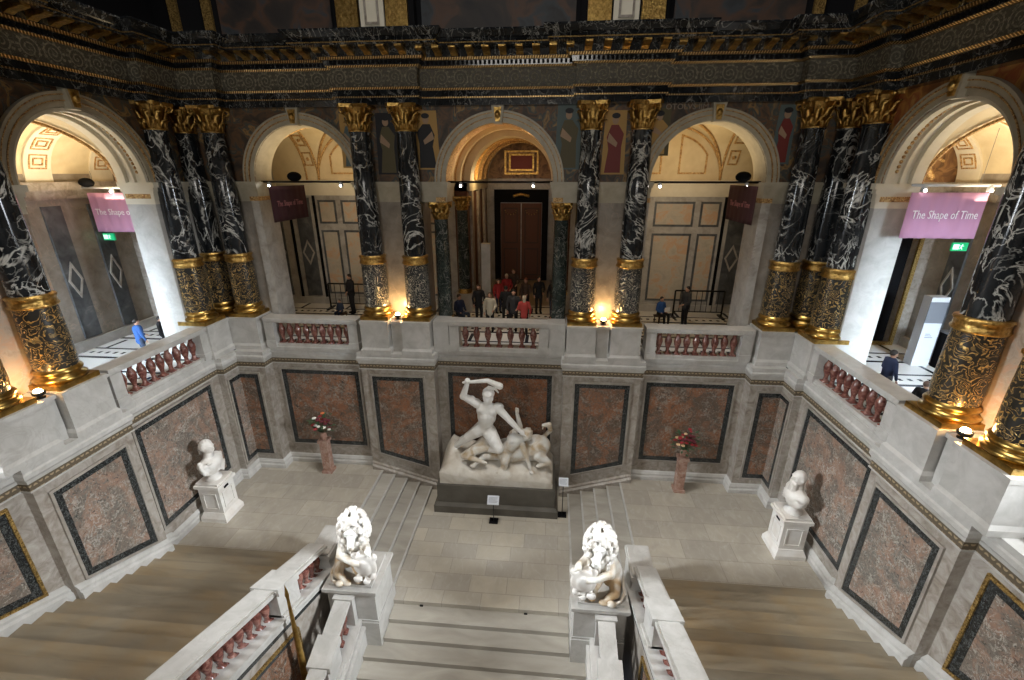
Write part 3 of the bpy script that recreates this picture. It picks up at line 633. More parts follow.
# dentils in one run, brackets one by one
d=B(); nb=0; brk=[]
def along(path,step):
    for i in range(len(path)-1):
        a,c=Vector(path[i]),Vector(path[i+1]); L=(c-a).length; n=max(1,round(L/step)); t_=(c-a)/L
        for k in range(n): yield a+t_*(L*(k+.5)/n),t_,Vector((t_.y,-t_.x)),L
for p,t_,nn,L in along([q for q in ent if q[1]>-9.5],.13):
    c=[p+nn*o+t_*e for o,e in((.10,-.035),(.10,.035),(.21,.035),(.21,-.035))]
    d.add([(q.x,q.y,z) for z in(14.15,14.25) for q in c],[(0,3,2,1),(4,5,6,7),(0,1,5,4),(1,2,6,5),(2,3,7,6),(3,0,4,7)])
d.build('dentil_row','near_black',en,kind='stuff')
bb=B(); prof=[(.30,14.34),(.34,14.34),(.46,14.40),(.66,14.43),(.78,14.46),(.78,14.50),(.30,14.50)]
n=len(prof); vs=[(x,y,z) for x in(-.10,.10) for y,z in [( -a,c) for a,c in prof]]
bb.add(vs,[(i,(i+1)%n,n+(i+1)%n,n+i) for i in range(n)]+[tuple(range(n-1,-1,-1)),tuple(range(n,2*n))])
tmp=bb.build('bracket','gold'); bme=tmp.data; bpy.data.objects.remove(tmp,do_unlink=True)
for p,t_,nn,L in along([q for q in ent if q[1]>-8.5],.50):
    if L<.5: continue
    o=bpy.data.objects.new('bracket',bme); col.objects.link(o); o.parent=en; o.location=(p.x,p.y,0)
    o.rotation_euler=(0,0,math.atan2(t_.y,t_.x))
# attic above the cornice
ah=[(0,.75),(2.45,.75),(2.45,.45),(4.9,.45),(4.9,.75),(10.9,.75)]
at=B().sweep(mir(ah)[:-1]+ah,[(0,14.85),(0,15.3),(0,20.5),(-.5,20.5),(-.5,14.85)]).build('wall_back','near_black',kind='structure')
B().sweep(mir(ah)[:-1]+ah,[(-.1,14.85),(.10,14.85),(.10,15.05),(-.1,15.1)]).build('attic_base','brown_marble',at)
for s in(-1,1):
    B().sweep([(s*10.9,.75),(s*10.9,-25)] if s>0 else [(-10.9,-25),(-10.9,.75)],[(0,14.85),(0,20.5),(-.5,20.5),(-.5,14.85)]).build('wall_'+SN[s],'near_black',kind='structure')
    f=fback(.45)
    for u0,u1 in((2.62,3.28),(4.12,4.78)):
        B().prism([(s*u0,15.12),(s*u1,15.12),(s*u1,19.5),(s*u0,19.5)],f,-.05,.12).build('gilded_pilaster','gold',at)
    p=B().prism([(s*3.34,15.12),(s*4.06,15.12),(s*4.06,19.5),(s*3.34,19.5)],f,-.05,.08).build('attic_panel','pale_stucco',at)
    B().ring([(s*3.48,15.28),(s*3.92,15.28),(s*3.92,18.5),(s*3.48,18.5)],[(s*3.54,15.34),(s*3.86,15.34),(s*3.86,18.4),(s*3.54,18.4)],f,.07,.12).build('frame','frame_marble',p)
    # more gilded strips at the attic corners
    for u in(8.9,10.0): B().prism([(s*u,15.1),(s*(u+.28),15.1),(s*(u+.28),19.5),(s*u,19.5)],fback(.75),-.05,.1).build('gilded_pilaster','old_gold',at)
for u0,u1 in((-2.3,2.3),(5.1,8.7),(-8.7,-5.1)):
    B().prism([(u0,15.15),(u1,15.15),(u1,19.5),(u0,19.5)],fback(.75),-.05,.03).build('lunette_painting','painting_lunette',at)

# spandrel paintings: generic robed figures as flat painted shapes on the wall
def ell(u,z,a,b_,n=14,rot=0):
    c,s_=math.cos(rot),math.sin(rot); return [(u+a*math.cos(2*PI*i/n)*c-b_*math.sin(2*PI*i/n)*s_,z+a*math.cos(2*PI*i/n)*s_+b_*math.sin(2*PI*i/n)*c) for i in range(n)]
def painted_fig(par,f,u,z,s,robe,bg,h=1.5):
    B().prism([(u-.42*s,z-.1),(u+.40*s,z-.1),(u+.36*s,z+h+.15),(u-.36*s,z+h+.15)],f,0,.006).build('painted_ground',bg,par)
    B().prism([(u-.30*s,z-.05),(u+.26*s,z-.05),(u+.24*s,z+h*.45),(u+.30*s,z+h*.68),(u+.10*s,z+h*.84),(u-.14*s,z+h*.84),(u-.28*s,z+h*.62),(u-.20*s,z+h*.4)],f,0,.012).build('painted_robe',robe,par)
    B().prism(ell(u-.01*s,z+h*.93,.10,.13),f,0,.016).build('painted_head','skin_paint',par)
    B().prism(ell(u,z+h*1.0,.13,.08),f,0,.020).build('painted_hair','night_paint',par)
    B().prism([(u-.26*s,z+h*.55),(u-.20*s,z+h*.70),(u+.10*s,z+h*.52),(u+.06*s,z+h*.44)],f,0,.018).build('painted_arm','skin_paint',par)
painted_fig(arc_back,fa,2.22,11.35,1,'olive_paint','teal_paint',1.6)
painted_fig(arc_back,fa,-2.35,11.35,-1,'night_paint','gold_paint',1.5)
painted_fig(arc_back,fa,3.66,11.2,.9,'crimson_paint','gold_paint',1.6)
painted_fig(arc_back,fa,-3.66,11.2,.9,'olive_paint','night_paint',1.6)
painted_fig(arc_back,fa,4.98,11.75,.9,'gold_paint','olive_paint',1.1)
painted_fig(arc_back,fa,8.72,11.5,.7,'crimson_paint','teal_paint',1.4)
painted_fig(arc_back,fa,-4.9,11.4,.8,'teal_paint','gold_paint',1.4)
text('painted_letters','OTOLVS IIM','letter_paint',arc_back,.22,(5.75,YA-.02,13.02),(1,0,0),(0,0,1),.004,1.25)

# ---------------- hall shell out of frame (keeps the light inside) ----------------
for s in(-1,1):
    pass
B().box(-15.4,15.4,-25.6,-25.1,-5,20.5).build('wall_front','frame_marble',kind='structure')
c=B(); c.box(-15.6,-8.8,-25.6,6.3,20.7,21); c.box(8.8,15.6,-25.6,6.3,20.7,21); c.box(-8.8,8.8,-25.6,-17,20.7,21); c.box(-8.8,8.8,-.2,6.3,20.7,21)
c.build('ceiling','near_black',kind='structure')
B().box(-10.2,10.2,-25.4,-5.3,-6.2,-6).build('floor','dark_floor',kind='structure')
for s in(-1,1):
    B().box(s*10.02,s*15.3,-25.4,-13.2,5.1,14.8).build('wall_'+SN[s],'frame_marble',kind='structure')
    B().box(s*10.02,s*10.5,-25.4,-19,-2.5,5.1).build('wall_'+SN[s],'frame_marble',kind='structure')

# ---------------- parapets of the stairs ----------------
def slope_box(b,x0,x1,ya,yb,za,zb,h0,h1):
    """bar between y=ya and y=yb following the slope, h0/h1 below and above the line za->zb"""
    x0,x1=min(x0,x1),max(x0,x1)
    return b.hexa([(x0,ya,za+h0),(x1,ya,za+h0),(x1,yb,zb+h0),(x0,yb,zb+h0),(x0,ya,za+h1),(x1,ya,za+h1),(x1,yb,zb+h1),(x0,yb,zb+h1)])
for s in(-1,1):
    n=SN[s]
    t=thing('stair_parapet','sloping marble parapet with red balusters along the inner side of the upper %s flight'%n,'balustrade',(s*4.45,-5.7,-1))
    L=lambda y: .24+SL*(-5.75-y)+.30       # top of the string
    yE=-13.4
    b=B(); x0,x1=s*4.17,s*4.70
    b.prism([(-5.4,-6),(-5.4,L(-5.4)-.06),(yE,L(yE)-.06),(yE,-6)],lambda u,d,z,s=s:(s*d,u,z),4.17,4.70); w0=b.build('string_wall','frame_marble',t)
    b=B(); slope_box(b,s*4.12,s*4.74,-5.4,yE,L(-5.4),L(yE),-.06,.06); slope_box(b,s*4.08,s*4.74,-5.4,yE,L(-5.4),L(yE),.03,.09)
    b.build('base_rail','pale_marble',t)
    fi=lambda u,d,z,s=s:(s*(4.17-d),u,z)
    b=B(); b.prism([(-5.5,L(-5.5)-.30),(yE,L(yE)-.30),(yE,L(yE)-.14),(-5.5,L(-5.5)-.14)],fi,-.02,.02); b.build('key_band','verde_border',w0)
    b=B(); b.prism([(-5.5,L(-5.5)-.14),(yE,L(yE)-.14),(yE,L(yE)-.06),(-5.5,L(-5.5)-.06)],fi,-.02,.06); b.build('moulding','pale_marble',w0)
    panel(w0,fi,[(-7.6,-1.9),(-7.6,L(-7.6)-.62),(-9.6,L(-9.6)-.62),(-9.6,-2.3)],'red_breccia',True,bw=.12)
    panel(w0,fi,[(-10.0,-2.4),(-10.0,L(-10)-.62),(-12.6,L(-12.6)-.62),(-12.6,-2.9)],'red_breccia',True,bw=.12)
    b=B(); slope_box(b,s*4.26,s*4.66,-5.7,yE,L(-5.7),L(yE),.72,.80); slope_box(b,s*4.19,s*4.75,-5.7,yE,L(-5.7),L(yE),.80,.90); slope_box(b,s*4.25,s*4.69,-5.7,yE,L(-5.7),L(yE),.90,.93)
    b.build('handrail','pale_marble',t)
    def block(ya,yb,nm='post'):
        b=B(); slope_box(b,s*4.19,s*4.72,ya,yb,L(ya),L(yb),.06,.80); slope_box(b,s*4.13,s*4.79,ya,yb,L(ya),L(yb),.76,.97); slope_box(b,s*4.13,s*4.78,ya,yb,L(ya),L(yb),.04,.16); b.build(nm,'pale_marble',t)
    block(-7.15,-7.92); block(-11.2,-11.95)
    for (ya,yb,k) in((-5.8,-7.15,5),(-7.92,-11.2,12),(-11.95,-13.4,5)):
        for i in range(k):
            y=ya+(yb-ya)*(i+.5)/k; baluster(t,s*4.45,y,L(y)+.05,.70,1.15)
    b=B(); b.box(s*4.20,s*4.74,-5.72,-4.70,-1.0,1.0); b.box(s*4.14,s*4.80,-5.78,-4.64,.98,1.10); b.box(s*4.18,s*4.76,-5.74,-4.68,1.10,1.15); b.box(s*4.16,s*4.78,-5.76,-4.66,0,.16)
    b.build('newel','pale_marble',t)
    b=B(); b.prism([(3.98,-3.5),(4.2,-3.5),(4.2,.78),(4.12,.5),(4.04,.22),(3.98,.12)],lambda u,d,z,s=s:(s*u,d,z),-5.72,-5.2); b.build('scroll_end','pale_marble',t)
    # balustrade of the central flight
    t=thing('stair_balustrade','low marble balustrade descending from the lion pedestal on the %s of the central flight'%n,'balustrade',(s*3.4,-6.5,-1.2))
    SC=RC/TC; Q=lambda y: .60+SC*(y+6.5)-1.02
    ye=-12.5
    b=B(); b.prism([(-6.48,-6),(-6.48,Q(-6.48)),(ye,Q(ye)),(ye,-6)],lambda u,d,z,s=s:(s*d,u,z),3.20,3.66); b.build('string_wall','pale_marble',t)
    b=B(); slope_box(b,s*3.02,s*3.20,-6.48,ye,Q(-6.48),Q(ye),-1.2,-.22); slope_box(b,s*3.08,s*3.74,-6.48,ye,Q(-6.48),Q(ye),-.04,.08); slope_box(b,s*3.0,s*3.22,-6.48,ye,Q(-6.48),Q(ye),-.24,-.12); b.build('base_rail','pale_marble',t)
    b=B(); slope_box(b,s*3.28,s*3.60,-6.48,ye,Q(-6.48),Q(ye),.86,.92); slope_box(b,s*3.23,s*3.65,-6.48,ye,Q(-6.48),Q(ye),.92,1.02); b.build('handrail','pale_marble',t)
    b=B(); b.box(s*3.2,s*3.68,-6.62,-6.46,Q(-6.5),.57); b.box(s*3.17,s*3.71,-6.66,-6.46,.50,.60); b.build('post','pale_marble',t)
    for ya,yb in((-7.45,-8.10),(-11,-11.6)):
        b=B(); slope_box(b,s*3.22,s*3.68,ya,yb,Q(ya),Q(yb),.06,.94); slope_box(b,s*3.15,s*3.73,ya,yb,Q(ya),Q(yb),.88,1.07); slope_box(b,s*3.14,s*3.74,ya,yb,Q(ya),Q(yb),.02,.2); b.build('post','pale_marble',t)
    for ya,yb,k in((-6.62,-7.45,3),(-8.1,-11,9)):
        for i in range(k): y=ya+(yb-ya)*(i+.5)/k; baluster(t,s*3.44,y,Q(y)+.05,.84,1.15)
    # lion pedestal
    t=thing('lion_pedestal','grey marble pedestal carrying the stone lion on the %s of the central flight'%n,'pedestal',(s*3.3,-5.8,-1.1))
    B().box(s*2.60,s*3.98,-6.50,-5.20,-1.7,-.40).build('base','pale_marble',t)
    b=B().box(s*2.64,s*3.95,-6.44,-5.24,-.42,.60); b.box(s*2.61,s*3.97,-6.47,-5.21,-.44,-.34); b.build('block','pale_marble',t)
    b=B(); b.box(s*2.60,s*4.0,-6.49,-5.2,.58,.66); b.box(s*2.56,s*4.04,-6.54,-5.16,.66,.76); b.box(s*2.72,s*3.9,-6.40,-5.28,.76,.84); b.build('cap','pale_marble',t)
t=thing('lantern_post','tapering gilded post rising between the two left stair parapets','lamp post',(-3.87,-8,-3))
B().lathe([(.20,-3),(.20,-2.6),(.12,-2.3),(.10,-.6),(.13,-.55),(.10,-.45),(.055,1.2),(.03,2.2),(.045,2.3),(.0,2.62)],(-3.87,-8,0),16).build('post','polished_gold',t)

# ---------------- gallery rooms ----------------
B().box(-15.3,15.3,.55,6.2,4.9,5.1).build('floor','gallery_floor',kind='structure')
for s in(-1,1): B().box(s*10.3,s*15.3,-13.3,.55,4.9,5.1).build('floor','gallery_floor',kind='structure')
B().box(-4,4,6.2,12.6,4.9,5.1).build('floor','dark_floor',kind='structure')
# far wall of the back gallery
b=B(); b.box(-15.3,-2.6,5.8,6.2,5.1,13.2); b.box(2.6,15.3,5.8,6.2,5.1,13.2); gw=b.build('wall_back','grey_marble',kind='structure')
fg=fback(5.8)
for s in(-1,1):
    f=lambda u,d,z,s=s:(s*u,5.8-d,z)
    for u0,u1,z0,z1 in((6.2,7.9,5.6,8.65),(8.15,9.0,5.6,8.65),(6.2,7.9,8.95,10.0),(8.15,9.0,8.95,10.0),(3.2,5.9,5.6,8.65),(3.2,5.9,8.95,10.0)):
        P=trap(u0,u1,z1,z0,z0); p=B().prism(P,f,-.02,.015).build('wall_panel','panel_orange',gw); B().ring(P,inset(P,.09),f,-.02,.035).build('panel_border','lozenge_dark',p)
    for u0,u1 in((9.4,10.1),(10.85,11.5)):
        p=B().prism(trap(u0,u1,10.1,5.5,5.5),f,-.02,.06).build('dark_pilaster','lozenge_dark',gw)
        m=(u0+u1)/2
        for zc in(7.6,):
            o=[(m-.3,zc),(m,zc+.6),(m+.3,zc),(m,zc-.6)]; B().ring(o,inset(o,.07),f,.05,.08).build('lozenge_inlay','grey_marble',p)
    b=B(); b.prism(trap(9.12,9.24,10.3,5.1,5.1),f,0,.04); b.build('dark_joint','near_black',gw)
    b=B(); b.prism(trap(10.35,10.47,10.3,5.1,5.1),f,0,.04); b.build('dark_joint','near_black',gw)
    b=B(); b.prism(trap(2.6,15,5.42,5.1,5.1),f,-.02,.12); b.build('skirting','pale_marble',gw)
    b=B(); b.prism(trap(2.6,15,10.4,10.2,10.2),f,-.02,.08); b.prism(trap(2.6,15,10.86,10.7,10.7),f,-.02,.22); b.prism(trap(2.6,15,10.7,10.4,10.4),f,-.02,.12); b.build('wall_cornice','pale_stucco',gw)
# cross vaults
def hz(x,y,uc,yc,R):
    a=R*R-(y-yc)**2; b_=R*R-(x-uc)**2; return ZS+max(math.sqrt(max(a,0)),math.sqrt(max(b_,0)))
yc=3.68; R=2.12
for s in(-1,1):
    b=B(); nx,ny=74,34; x0,x1=s*2.3,s*10.9
    for i in range(nx+1):
        for j in range(ny+1):
            x=x0+(x1-x0)*i/nx; y=yc-R+2*R*j/ny; b.v.append((x,y,hz(x,y,s*6.65,yc,R)))
    for i in range(nx):
        for j in range(ny): k=i*(ny+1)+j; b.f.append((k,k+1,k+ny+2,k+ny+1)); b.sm.append(True)
    v=b.build('ceiling','cream_stucco',kind='structure')
    for sx in(-1,1):      # groin ribs
        pts=[(s*6.65+sx*R*math.cos(a),yc+R*math.cos(a),ZS+R*math.sin(a)-.03) for a in [PI*i/24 for i in range(25)]]
        B().tube(pts,.055,6).build('groin_rib','ochre_ornament',v)
    for dx in(-R,R,-R-.55,):
        pts=[(s*6.65+dx,yc+(R-.02)*math.cos(a),ZS+(R-.02)*math.sin(a)) for a in [PI*i/24 for i in range(25)]]
        B().tube(pts,.05,6).build('cross_rib','ochre_ornament',v)
    for ycc in(yc-R+.15,yc+R-.1):
        pts=[(s*6.65+(R-.03)*math.cos(a),ycc,ZS+(R-.03)*math.sin(a)) for a in [PI*i/24 for i in range(25)]]
        B().tube(pts,.05,6).build('wall_rib','ochre_ornament',v)
    # painted coffers on the flanks
    for a in(25,50,130,155):
        a=math.radians(a); 
        for xx in(s*6.65-R-.28,s*6.65+R+.35):
            c_=Vector((xx,yc+(R-.03)*math.cos(a),ZS+(R-.03)*math.sin(a))); ty=Vector((0,-math.sin(a),math.cos(a))); tx=Vector((1,0,0)); nn=Vector((0,-math.cos(a),-math.sin(a)))
            def fm(u,d,z): p=c_+tx*u+ty*z+nn*d; return (p.x,p.y,p.z)
            o=[(-.2,-.3),(.2,-.3),(.2,.3),(-.2,.3)]; e=B().ring(o,inset(o,.05),fm,0,.04); e.ball(fm(0,.02,0),(.08,.06,.08),6,4); e.build('coffer','ochre_ornament',v)
    # lunette on the far wall
    A=[(s*6.65+R*math.cos(PI*i/24),ZS+R*math.sin(PI*i/24)) for i in range(25)]
    lu=B().prism(A,fg,-.1,.01).build('wall_back','cream_stucco',kind='structure')
    for u0,u1 in((-1.5,-.35),(-.15,.15),(.35,1.5)):
        P=[(s*6.65+u0,ZS+.25)]+[(s*6.65+u1,ZS+.25)]
        top=lambda u: ZS+math.sqrt(max(.05,(R-.3)**2-u*u))
        P+= [(s*6.65+u1-(u1-u0)*q/5,top(u1-(u1-u0)*q/5)) for q in range(6)]
        if u1-u0>.5: B().ring(P,inset(P,.07),fg,.0,.05).build('lunette_frame','ochre_ornament',lu)
# wall pieces closing the gallery above the springing and at both ends
b=B(); b.box(-2.3,-2.0,1.6,5.8,10.86,13.2); b.box(2.0,2.3,1.6,5.8,10.86,13.2); b.box(-10.9,-4.4,1.55,1.6,12.9,13.4) 
b.build('wall_back','cream_stucco',kind='structure')
b=B(); b.box(-15.4,15.4,1.57,6.3,13.2,13.4); b.build('ceiling','cream_stucco',kind='structure')
# central barrel and the room beyond
def barrel(x0,R_,ya,yb,mat,n=32,th=.06):
    b=B()
    for i in range(n):
        a0,a1=PI*i/n,PI*(i+1)/n
        b.v+= [(x0+R_*math.cos(a),y,ZS+R_*math.sin(a)) for a,y in((a0,ya),(a1,ya),(a1,yb),(a0,yb))]; k=len(b.v)-4; b.f.append((k,k+1,k+2,k+3)); b.sm.append(True)
    return b.build('ceiling',mat,kind='structure')
def arch_ring(par,x0,r0,r1,ya,yb,mat,name='arch_rib'):
    b=B(); n=32
    for i in range(n):
        a0,a1=PI*i/n,PI*(i+1)/n; P=[(x0+r*math.cos(a),ZS+r*math.sin(a)) for r,a in((r0,a0),(r1,a0),(r1,a1),(r0,a1))]
        b.prism(P,lambda u,d,z:(u,d,z),ya,yb)
    return b.build(name,mat,par)
v=barrel(0,2.0,1.57,5.8,'ochre_ornament'); arch_ring(v,0,1.86,2.02,2.0,2.3,'cream_stucco'); arch_ring(v,0,1.70,2.0,4.9,5.8,'cream_stucco'); arch_ring(v,0,1.84,2.0,3.4,3.7,'cream_stucco')
v=barrel(0,1.95,5.8,11.9,'cream_stucco')
for y in(7.2,8.8,10.4): arch_ring(v,0,1.80,1.96,y,y+.35,'ochre_ornament')
for y0,y1 in((1.6,5.8),(5.8,12)):      # side walls of the inner room with a shelf at the springing
    for s in(-1,1):
        if y0>5: 
            w2=B().box(s*2.0,s*2.6,y0,y1,5.1,10.86).build('wall_'+SN[s],'door_brown',kind='structure')
            B().box(s*1.9,s*2.6,y0,y1,10.4,10.86).build('wall_cornice','archivolt_stone',w2)
            for yy in(6.2,8.2,10.2): B().box(s*1.88,s*2.02,yy,yy+.5,5.1,10.4).build('pilaster','frame_marble',w2)
ew=B().box(-2.6,2.6,11.9,12.3,5.1,13.2).build('wall_back','brown_marble',kind='structure')
f12=fback(11.9)
A=[(1.9*math.cos(PI*i/24),ZS+.02+1.9*math.sin(PI*i/24)) for i in range(25)]
l_=B().prism(A,f12,0,.02).build('lunette','painting_bronze',ew)
for P,mm in(([(-.95,11.1),(.95,11.1),(.95,12.35),(-.95,12.35)],'gold'),([(-.7,11.28),(.7,11.28),(.7,12.18),(-.7,12.18)],'gold')):
    B().ring(P,inset(P,.10),f12,.0,.08).build('gilt_frame',mm,l_)
B().prism([(-.6,11.38),(.6,11.38),(.6,12.08),(-.6,12.08)],f12,.01,.04).build('painted_panel','crimson_paint',l_)
dr=B().ring([(-1.55,5.1),(1.55,5.1),(1.55,10.3),(-1.55,10.3)],[(-1.2,5.12),(1.2,5.12),(1.2,9.6),(-1.2,9.6)],f12,0,.12).build('door_1','near_black',kind='structure')
for s in(-1,1):
    dl=B().prism([(s*.03,5.15),(s*1.18,5.15),(s*1.18,9.55),(s*.03,9.55)],f12,0,.05).build('door_leaf','door_brown',dr)
    for z0,z1 in((5.4,7.0),(7.3,9.3)):
        P=[(s*.2,z0),(s*1.02,z0),(s*1.02,z1),(s*.2,z1)]; B().ring(P,inset(P,.06),f12,.04,.08).build('door_moulding','dark_wood',dl)
    e=B()
    for q in range(7): a=PI+PI*q/6; e.ball((s*.6+.32*math.cos(a),11.82,9.15+.22*math.sin(a)),.04,6,4)
    e.build('garland','old_gold',dl)
e=B()
for q in range(9): e.ball((-.4+.1*q,11.74,9.95+.08*math.sin(q*PI/8)),(.08,.05,.09),8,5)
e.build('door_ornament','gold',dr)

# side galleries
for s in(-1,1):
    n=SN[s]
    ow=B().box(s*15.0,s*15.4,-13.3,6.2,5.1,13.4).build('wall_'+n,'brown_marble',kind='structure')
    f=lambda u,d,z,s=s:(s*(15-d),u,z)
    for y0,y1 in((-1.02,-.40),(.55,1.15),(-3.4,-2.8),(-5.2,-4.6),(-7.6,-7.0)):
        p=B().prism([(y0,5.5),(y1,5.5),(y1,10.1),(y0,10.1)],f,-.02,.07).build('dark_pilaster','lozenge_dark',ow); m=(y0+y1)/2
        o=[(m-.26,7.6),(m,8.25),(m+.26,7.6),(m,6.95)]; B().ring(o,inset(o,.07),f,.06,.09).build('lozenge_inlay','grey_marble',p)
    B().prism([(-13,5.1),(2,5.1),(2,5.45),(-13,5.45)],f,-.02,.14).build('skirting','pale_marble',ow)
    b=B().prism([(-13,10.3),(2,10.3),(2,10.6),(-13,10.6)],f,-.02,.10); b.prism([(-13,10.6),(2,10.6),(2,10.86),(-13,10.86)],f,-.02,.22); b.build('wall_cornice','frame_marble',ow)
    # end wall; near-black sheet in the tall doorway paints the unlit passage beyond
    b=B(); b.box(s*10.9,s*11.7,1.98,2.3,5.1,10.3); b.box(s*14.5,s*15.1,1.98,2.3,5.1,10.3); b.box(s*10.9,s*15.1,1.98,2.3,10.3,13.2)
    e_=b.build('wall_back','frame_marble',kind='structure')
    dr=B().box(s*11.7,s*14.5,2.28,2.34,5.1,10.3).build('door_'+('2' if s<0 else '3'),'near_black',kind='structure')
    f2=lambda u,d,z,s=s:(s*u,1.98-d,z)
    P=[(11.6,5.1),(14.6,5.1),(14.6,10.4),(11.6,10.4)]; B().ring(P,inset(P,.13),f2,0,.08).build('gilt_frame','old_gold',e_)
    x0=s*13.3; Rv=1.72
    A=[(13.3+Rv*math.cos(PI*i/24),ZS+Rv*math.sin(PI*i/24)) for i in range(25)]
    B().prism(A,f2,0,.02).build('lunette','painting_bronze',e_)
    b=B(); nx,ny=30,120; xs=[13.3-1.76+3.52*i/nx for i in range(nx+1)]; ys=[-13.2+15.18*j/ny for j in range(ny+1)]
    def vz(x,y):
        z=math.sqrt(max(0,Rv*Rv-(x-13.3)**2))
        for uc in(-3.17,-9.9): z=max(z,math.sqrt(max(0,1.84**2-(y-uc)**2)))
        return ZS+z
    for x in xs:
        for y in ys: b.v.append((s*x,y,vz(x,y)))
    for i in range(nx):
        for j in range(ny): k=i*(ny+1)+j; b.f.append((k,k+1,k+ny+2,k+ny+1)); b.sm.append(True)
    v=b.build('ceiling','cream_stucco',kind='structure')
    for uc in(-3.17,):
        for sy in(-1,1):
            pts=[(s*13.3+Rv*math.cos(a),uc+sy*1.8*math.cos(a),ZS+1.78*math.sin(a)-.02) for a in [PI*i/24 for i in range(25)]]
            B().tube(pts,.05,6).build('groin_rib','ochre_ornament',v)
        fo=lambda u,d,z,s=s:(s*(15.0-d),u,z)
        lu=B().prism([(uc+1.84*math.cos(PI*i/24),ZS+1.84*math.sin(PI*i/24)) for i in range(25)],fo,-.05,.02).build('lunette','cream_stucco',ow)
        B().ring([(uc+1.6*math.cos(PI*i/24),ZS+.15+1.5*math.sin(PI*i/24)) for i in range(25)],[(uc+1.5*math.cos(PI*i/24),ZS+.2+1.38*math.sin(PI*i/24)) for i in range(25)],fo,.01,.06).build('lunette_frame','ochre_ornament',lu)
    for y in(1.45,-.75,-5.6,-7.5):
        arch_ring(v,x0,Rv-.07,Rv+.01,y-.42,y+.42,'pale_stucco')
        for a in range(1,8):
            a=PI*a/8; c_=Vector((x0+(Rv-.07)*math.cos(a),y,ZS+(Rv-.07)*math.sin(a))); tx=Vector((0,1,0)); ty=Vector((-math.sin(a),0,math.cos(a))); nn=Vector((-math.cos(a),0,-math.sin(a)))
            def fm(u,d,z): p=c_+tx*u+ty*z+nn*d; return (p.x,p.y,p.z)
            o=[(-.28,-.24),(.28,-.24),(.28,.24),(-.28,.24)]; e=B().ring(o,inset(o,.04),fm,0,.03); o=inset(o,.12); e.ring(o,inset(o,.035),fm,0,.03); e.build('coffer','ochre_ornament',v)
    # gilt figure in the lunette
    fit('lunette_figure',[('e',(s*13.9,1.85,11.95),(.12,.1,.14)),('c',(s*13.9,1.85,11.8),(s*13.85,1.85,11.35),.15,.19),('c',(s*13.85,1.8,11.35),(s*14.1,1.75,11.0),.13,.09),('c',(s*13.8,1.8,11.35),(s*13.6,1.78,11.0),.12,.08),
        ('c',(s*14.0,1.83,11.7),(s*14.35,1.8,11.5),.06,.05),('c',(s*13.8,1.83,11.7),(s*13.45,1.8,11.95),.06,.04)],'ochre_ornament',e_,.035,2)
    area('side_vault_fill_'+n,(s*13.3,-1.2,10.4),(s*13.3,-1.0,13),1.4,4,150,(1,.80,.52))  # added warm fill to brighten the side vault, no fixture

# ---------------- light bars, banners, exit signs ----------------
def bar(label,p0,p1,lights,blob=None,cloth=None):
    p0,p1=Vector(p0),Vector(p1)
    t=thing('light_bar',label,'lighting bar',tuple((p0+p1)/2),'lighting bars at the springing of the arches')
    B().tube([p0,p1],.035,8).build('bar','white_metal' if cloth=='w' else 'black_metal',t)
    for q in lights:
        c_=p0.lerp(p1,q); b=B().lathe([(.03,.10),(.06,.08),(.07,-.04),(.055,-.06)],tuple(c_-Vector((0,0,.1))),12); h=b.build('spotlight','white_metal',t)
        B().ball(tuple(c_-Vector((0,.05,.13))),(.04,.04,.035),8,6).build('bulb','cool_bulb',h)
    if blob is not None:
        c_=p0.lerp(p1,blob); B().ball(tuple(c_+Vector((0,0,.17))),(.24,.2,.16),14,10).build('projector','near_black',t)
bar('lighting bar with two spots across the central arch',(-1.75,.9,10.86),(1.75,.9,10.86),(.12,.82))
bar('lighting bar with a dark projector across the back arch left of centre',(-8.4,.9,10.86),(-4.9,.9,10.86),(.08,.82),.35)
bar('lighting bar with a dark projector across the back arch right of centre',(4.9,.9,10.86),(8.4,.9,10.86),(.1,.88),.84)
bar('white lighting bar over the pink banner in the left side arch',(-14.8,.4,10.66),(-12.3,.4,10.66),(.45,),.1,'w')
bar('white lighting bar over the pink banner in the right side arch',(11.0,-1.9,10.84),(13.1,-1.9,10.84),(.15,.9),None,'w')
def banner(label,cx,cy,w_,z0,z1,axis,mat,lm,txt,wave=.03,face=-1):
    t=thing('banner',label,'banner',(cx,cy,z0)); b=B(); nx,nz=40,8; vs=[]
    for sd in(0,1):
        for i in range(nx+1):
            for j in range(nz+1):
                u=-w_/2+w_*i/nx; q=wave*math.sin(u*17)*(1-.4*j/nz)+.008*sd; z=z0+(z1-z0)*j/nz
                vs.append((cx+u,cy+q,z) if axis=='x' else (cx+q,cy+u,z))
    m=(nx+1)*(nz+1); fs=[]
    for i in range(nx):
        for j in range(nz):
            k=i*(nz+1)+j; fs+=[(k,k+1,k+nz+2,k+nz+1),(m+k,m+k+nz+1,m+k+nz+2,m+k+1)]
    for i in range(nx):
        for j in(0,nz): k=i*(nz+1)+j; fs.append((k,k+nz+1,m+k+nz+1,m+k))
    b.add(vs,fs,True); b.build('cloth',mat,t)
    off=wave+.015
    if axis=='x': text('lettering',txt,lm,t,.30,(cx,cy-off,(z0+z1)/2+.02),(1,0,0),(0,0,1),.003,w_*.86)
    else: text('lettering',txt,lm,t,.26,(cx+face*off,cy,(z0+z1)/2),(0,face,0),(0,0,1),.003,w_*.72)
    return t
banner('pink banner reading The Shape of Time hung in the right side arch',11.98,-1.9,1.86,9.50,10.66,'x','pink_cloth','white_letter','The Shape of Time')
banner('pink banner hung in the left side arch, its right end hidden by the pillar',-13.5,.4,2.3,9.14,10.49,'x','pink_cloth','white_letter','The Shape of Time')
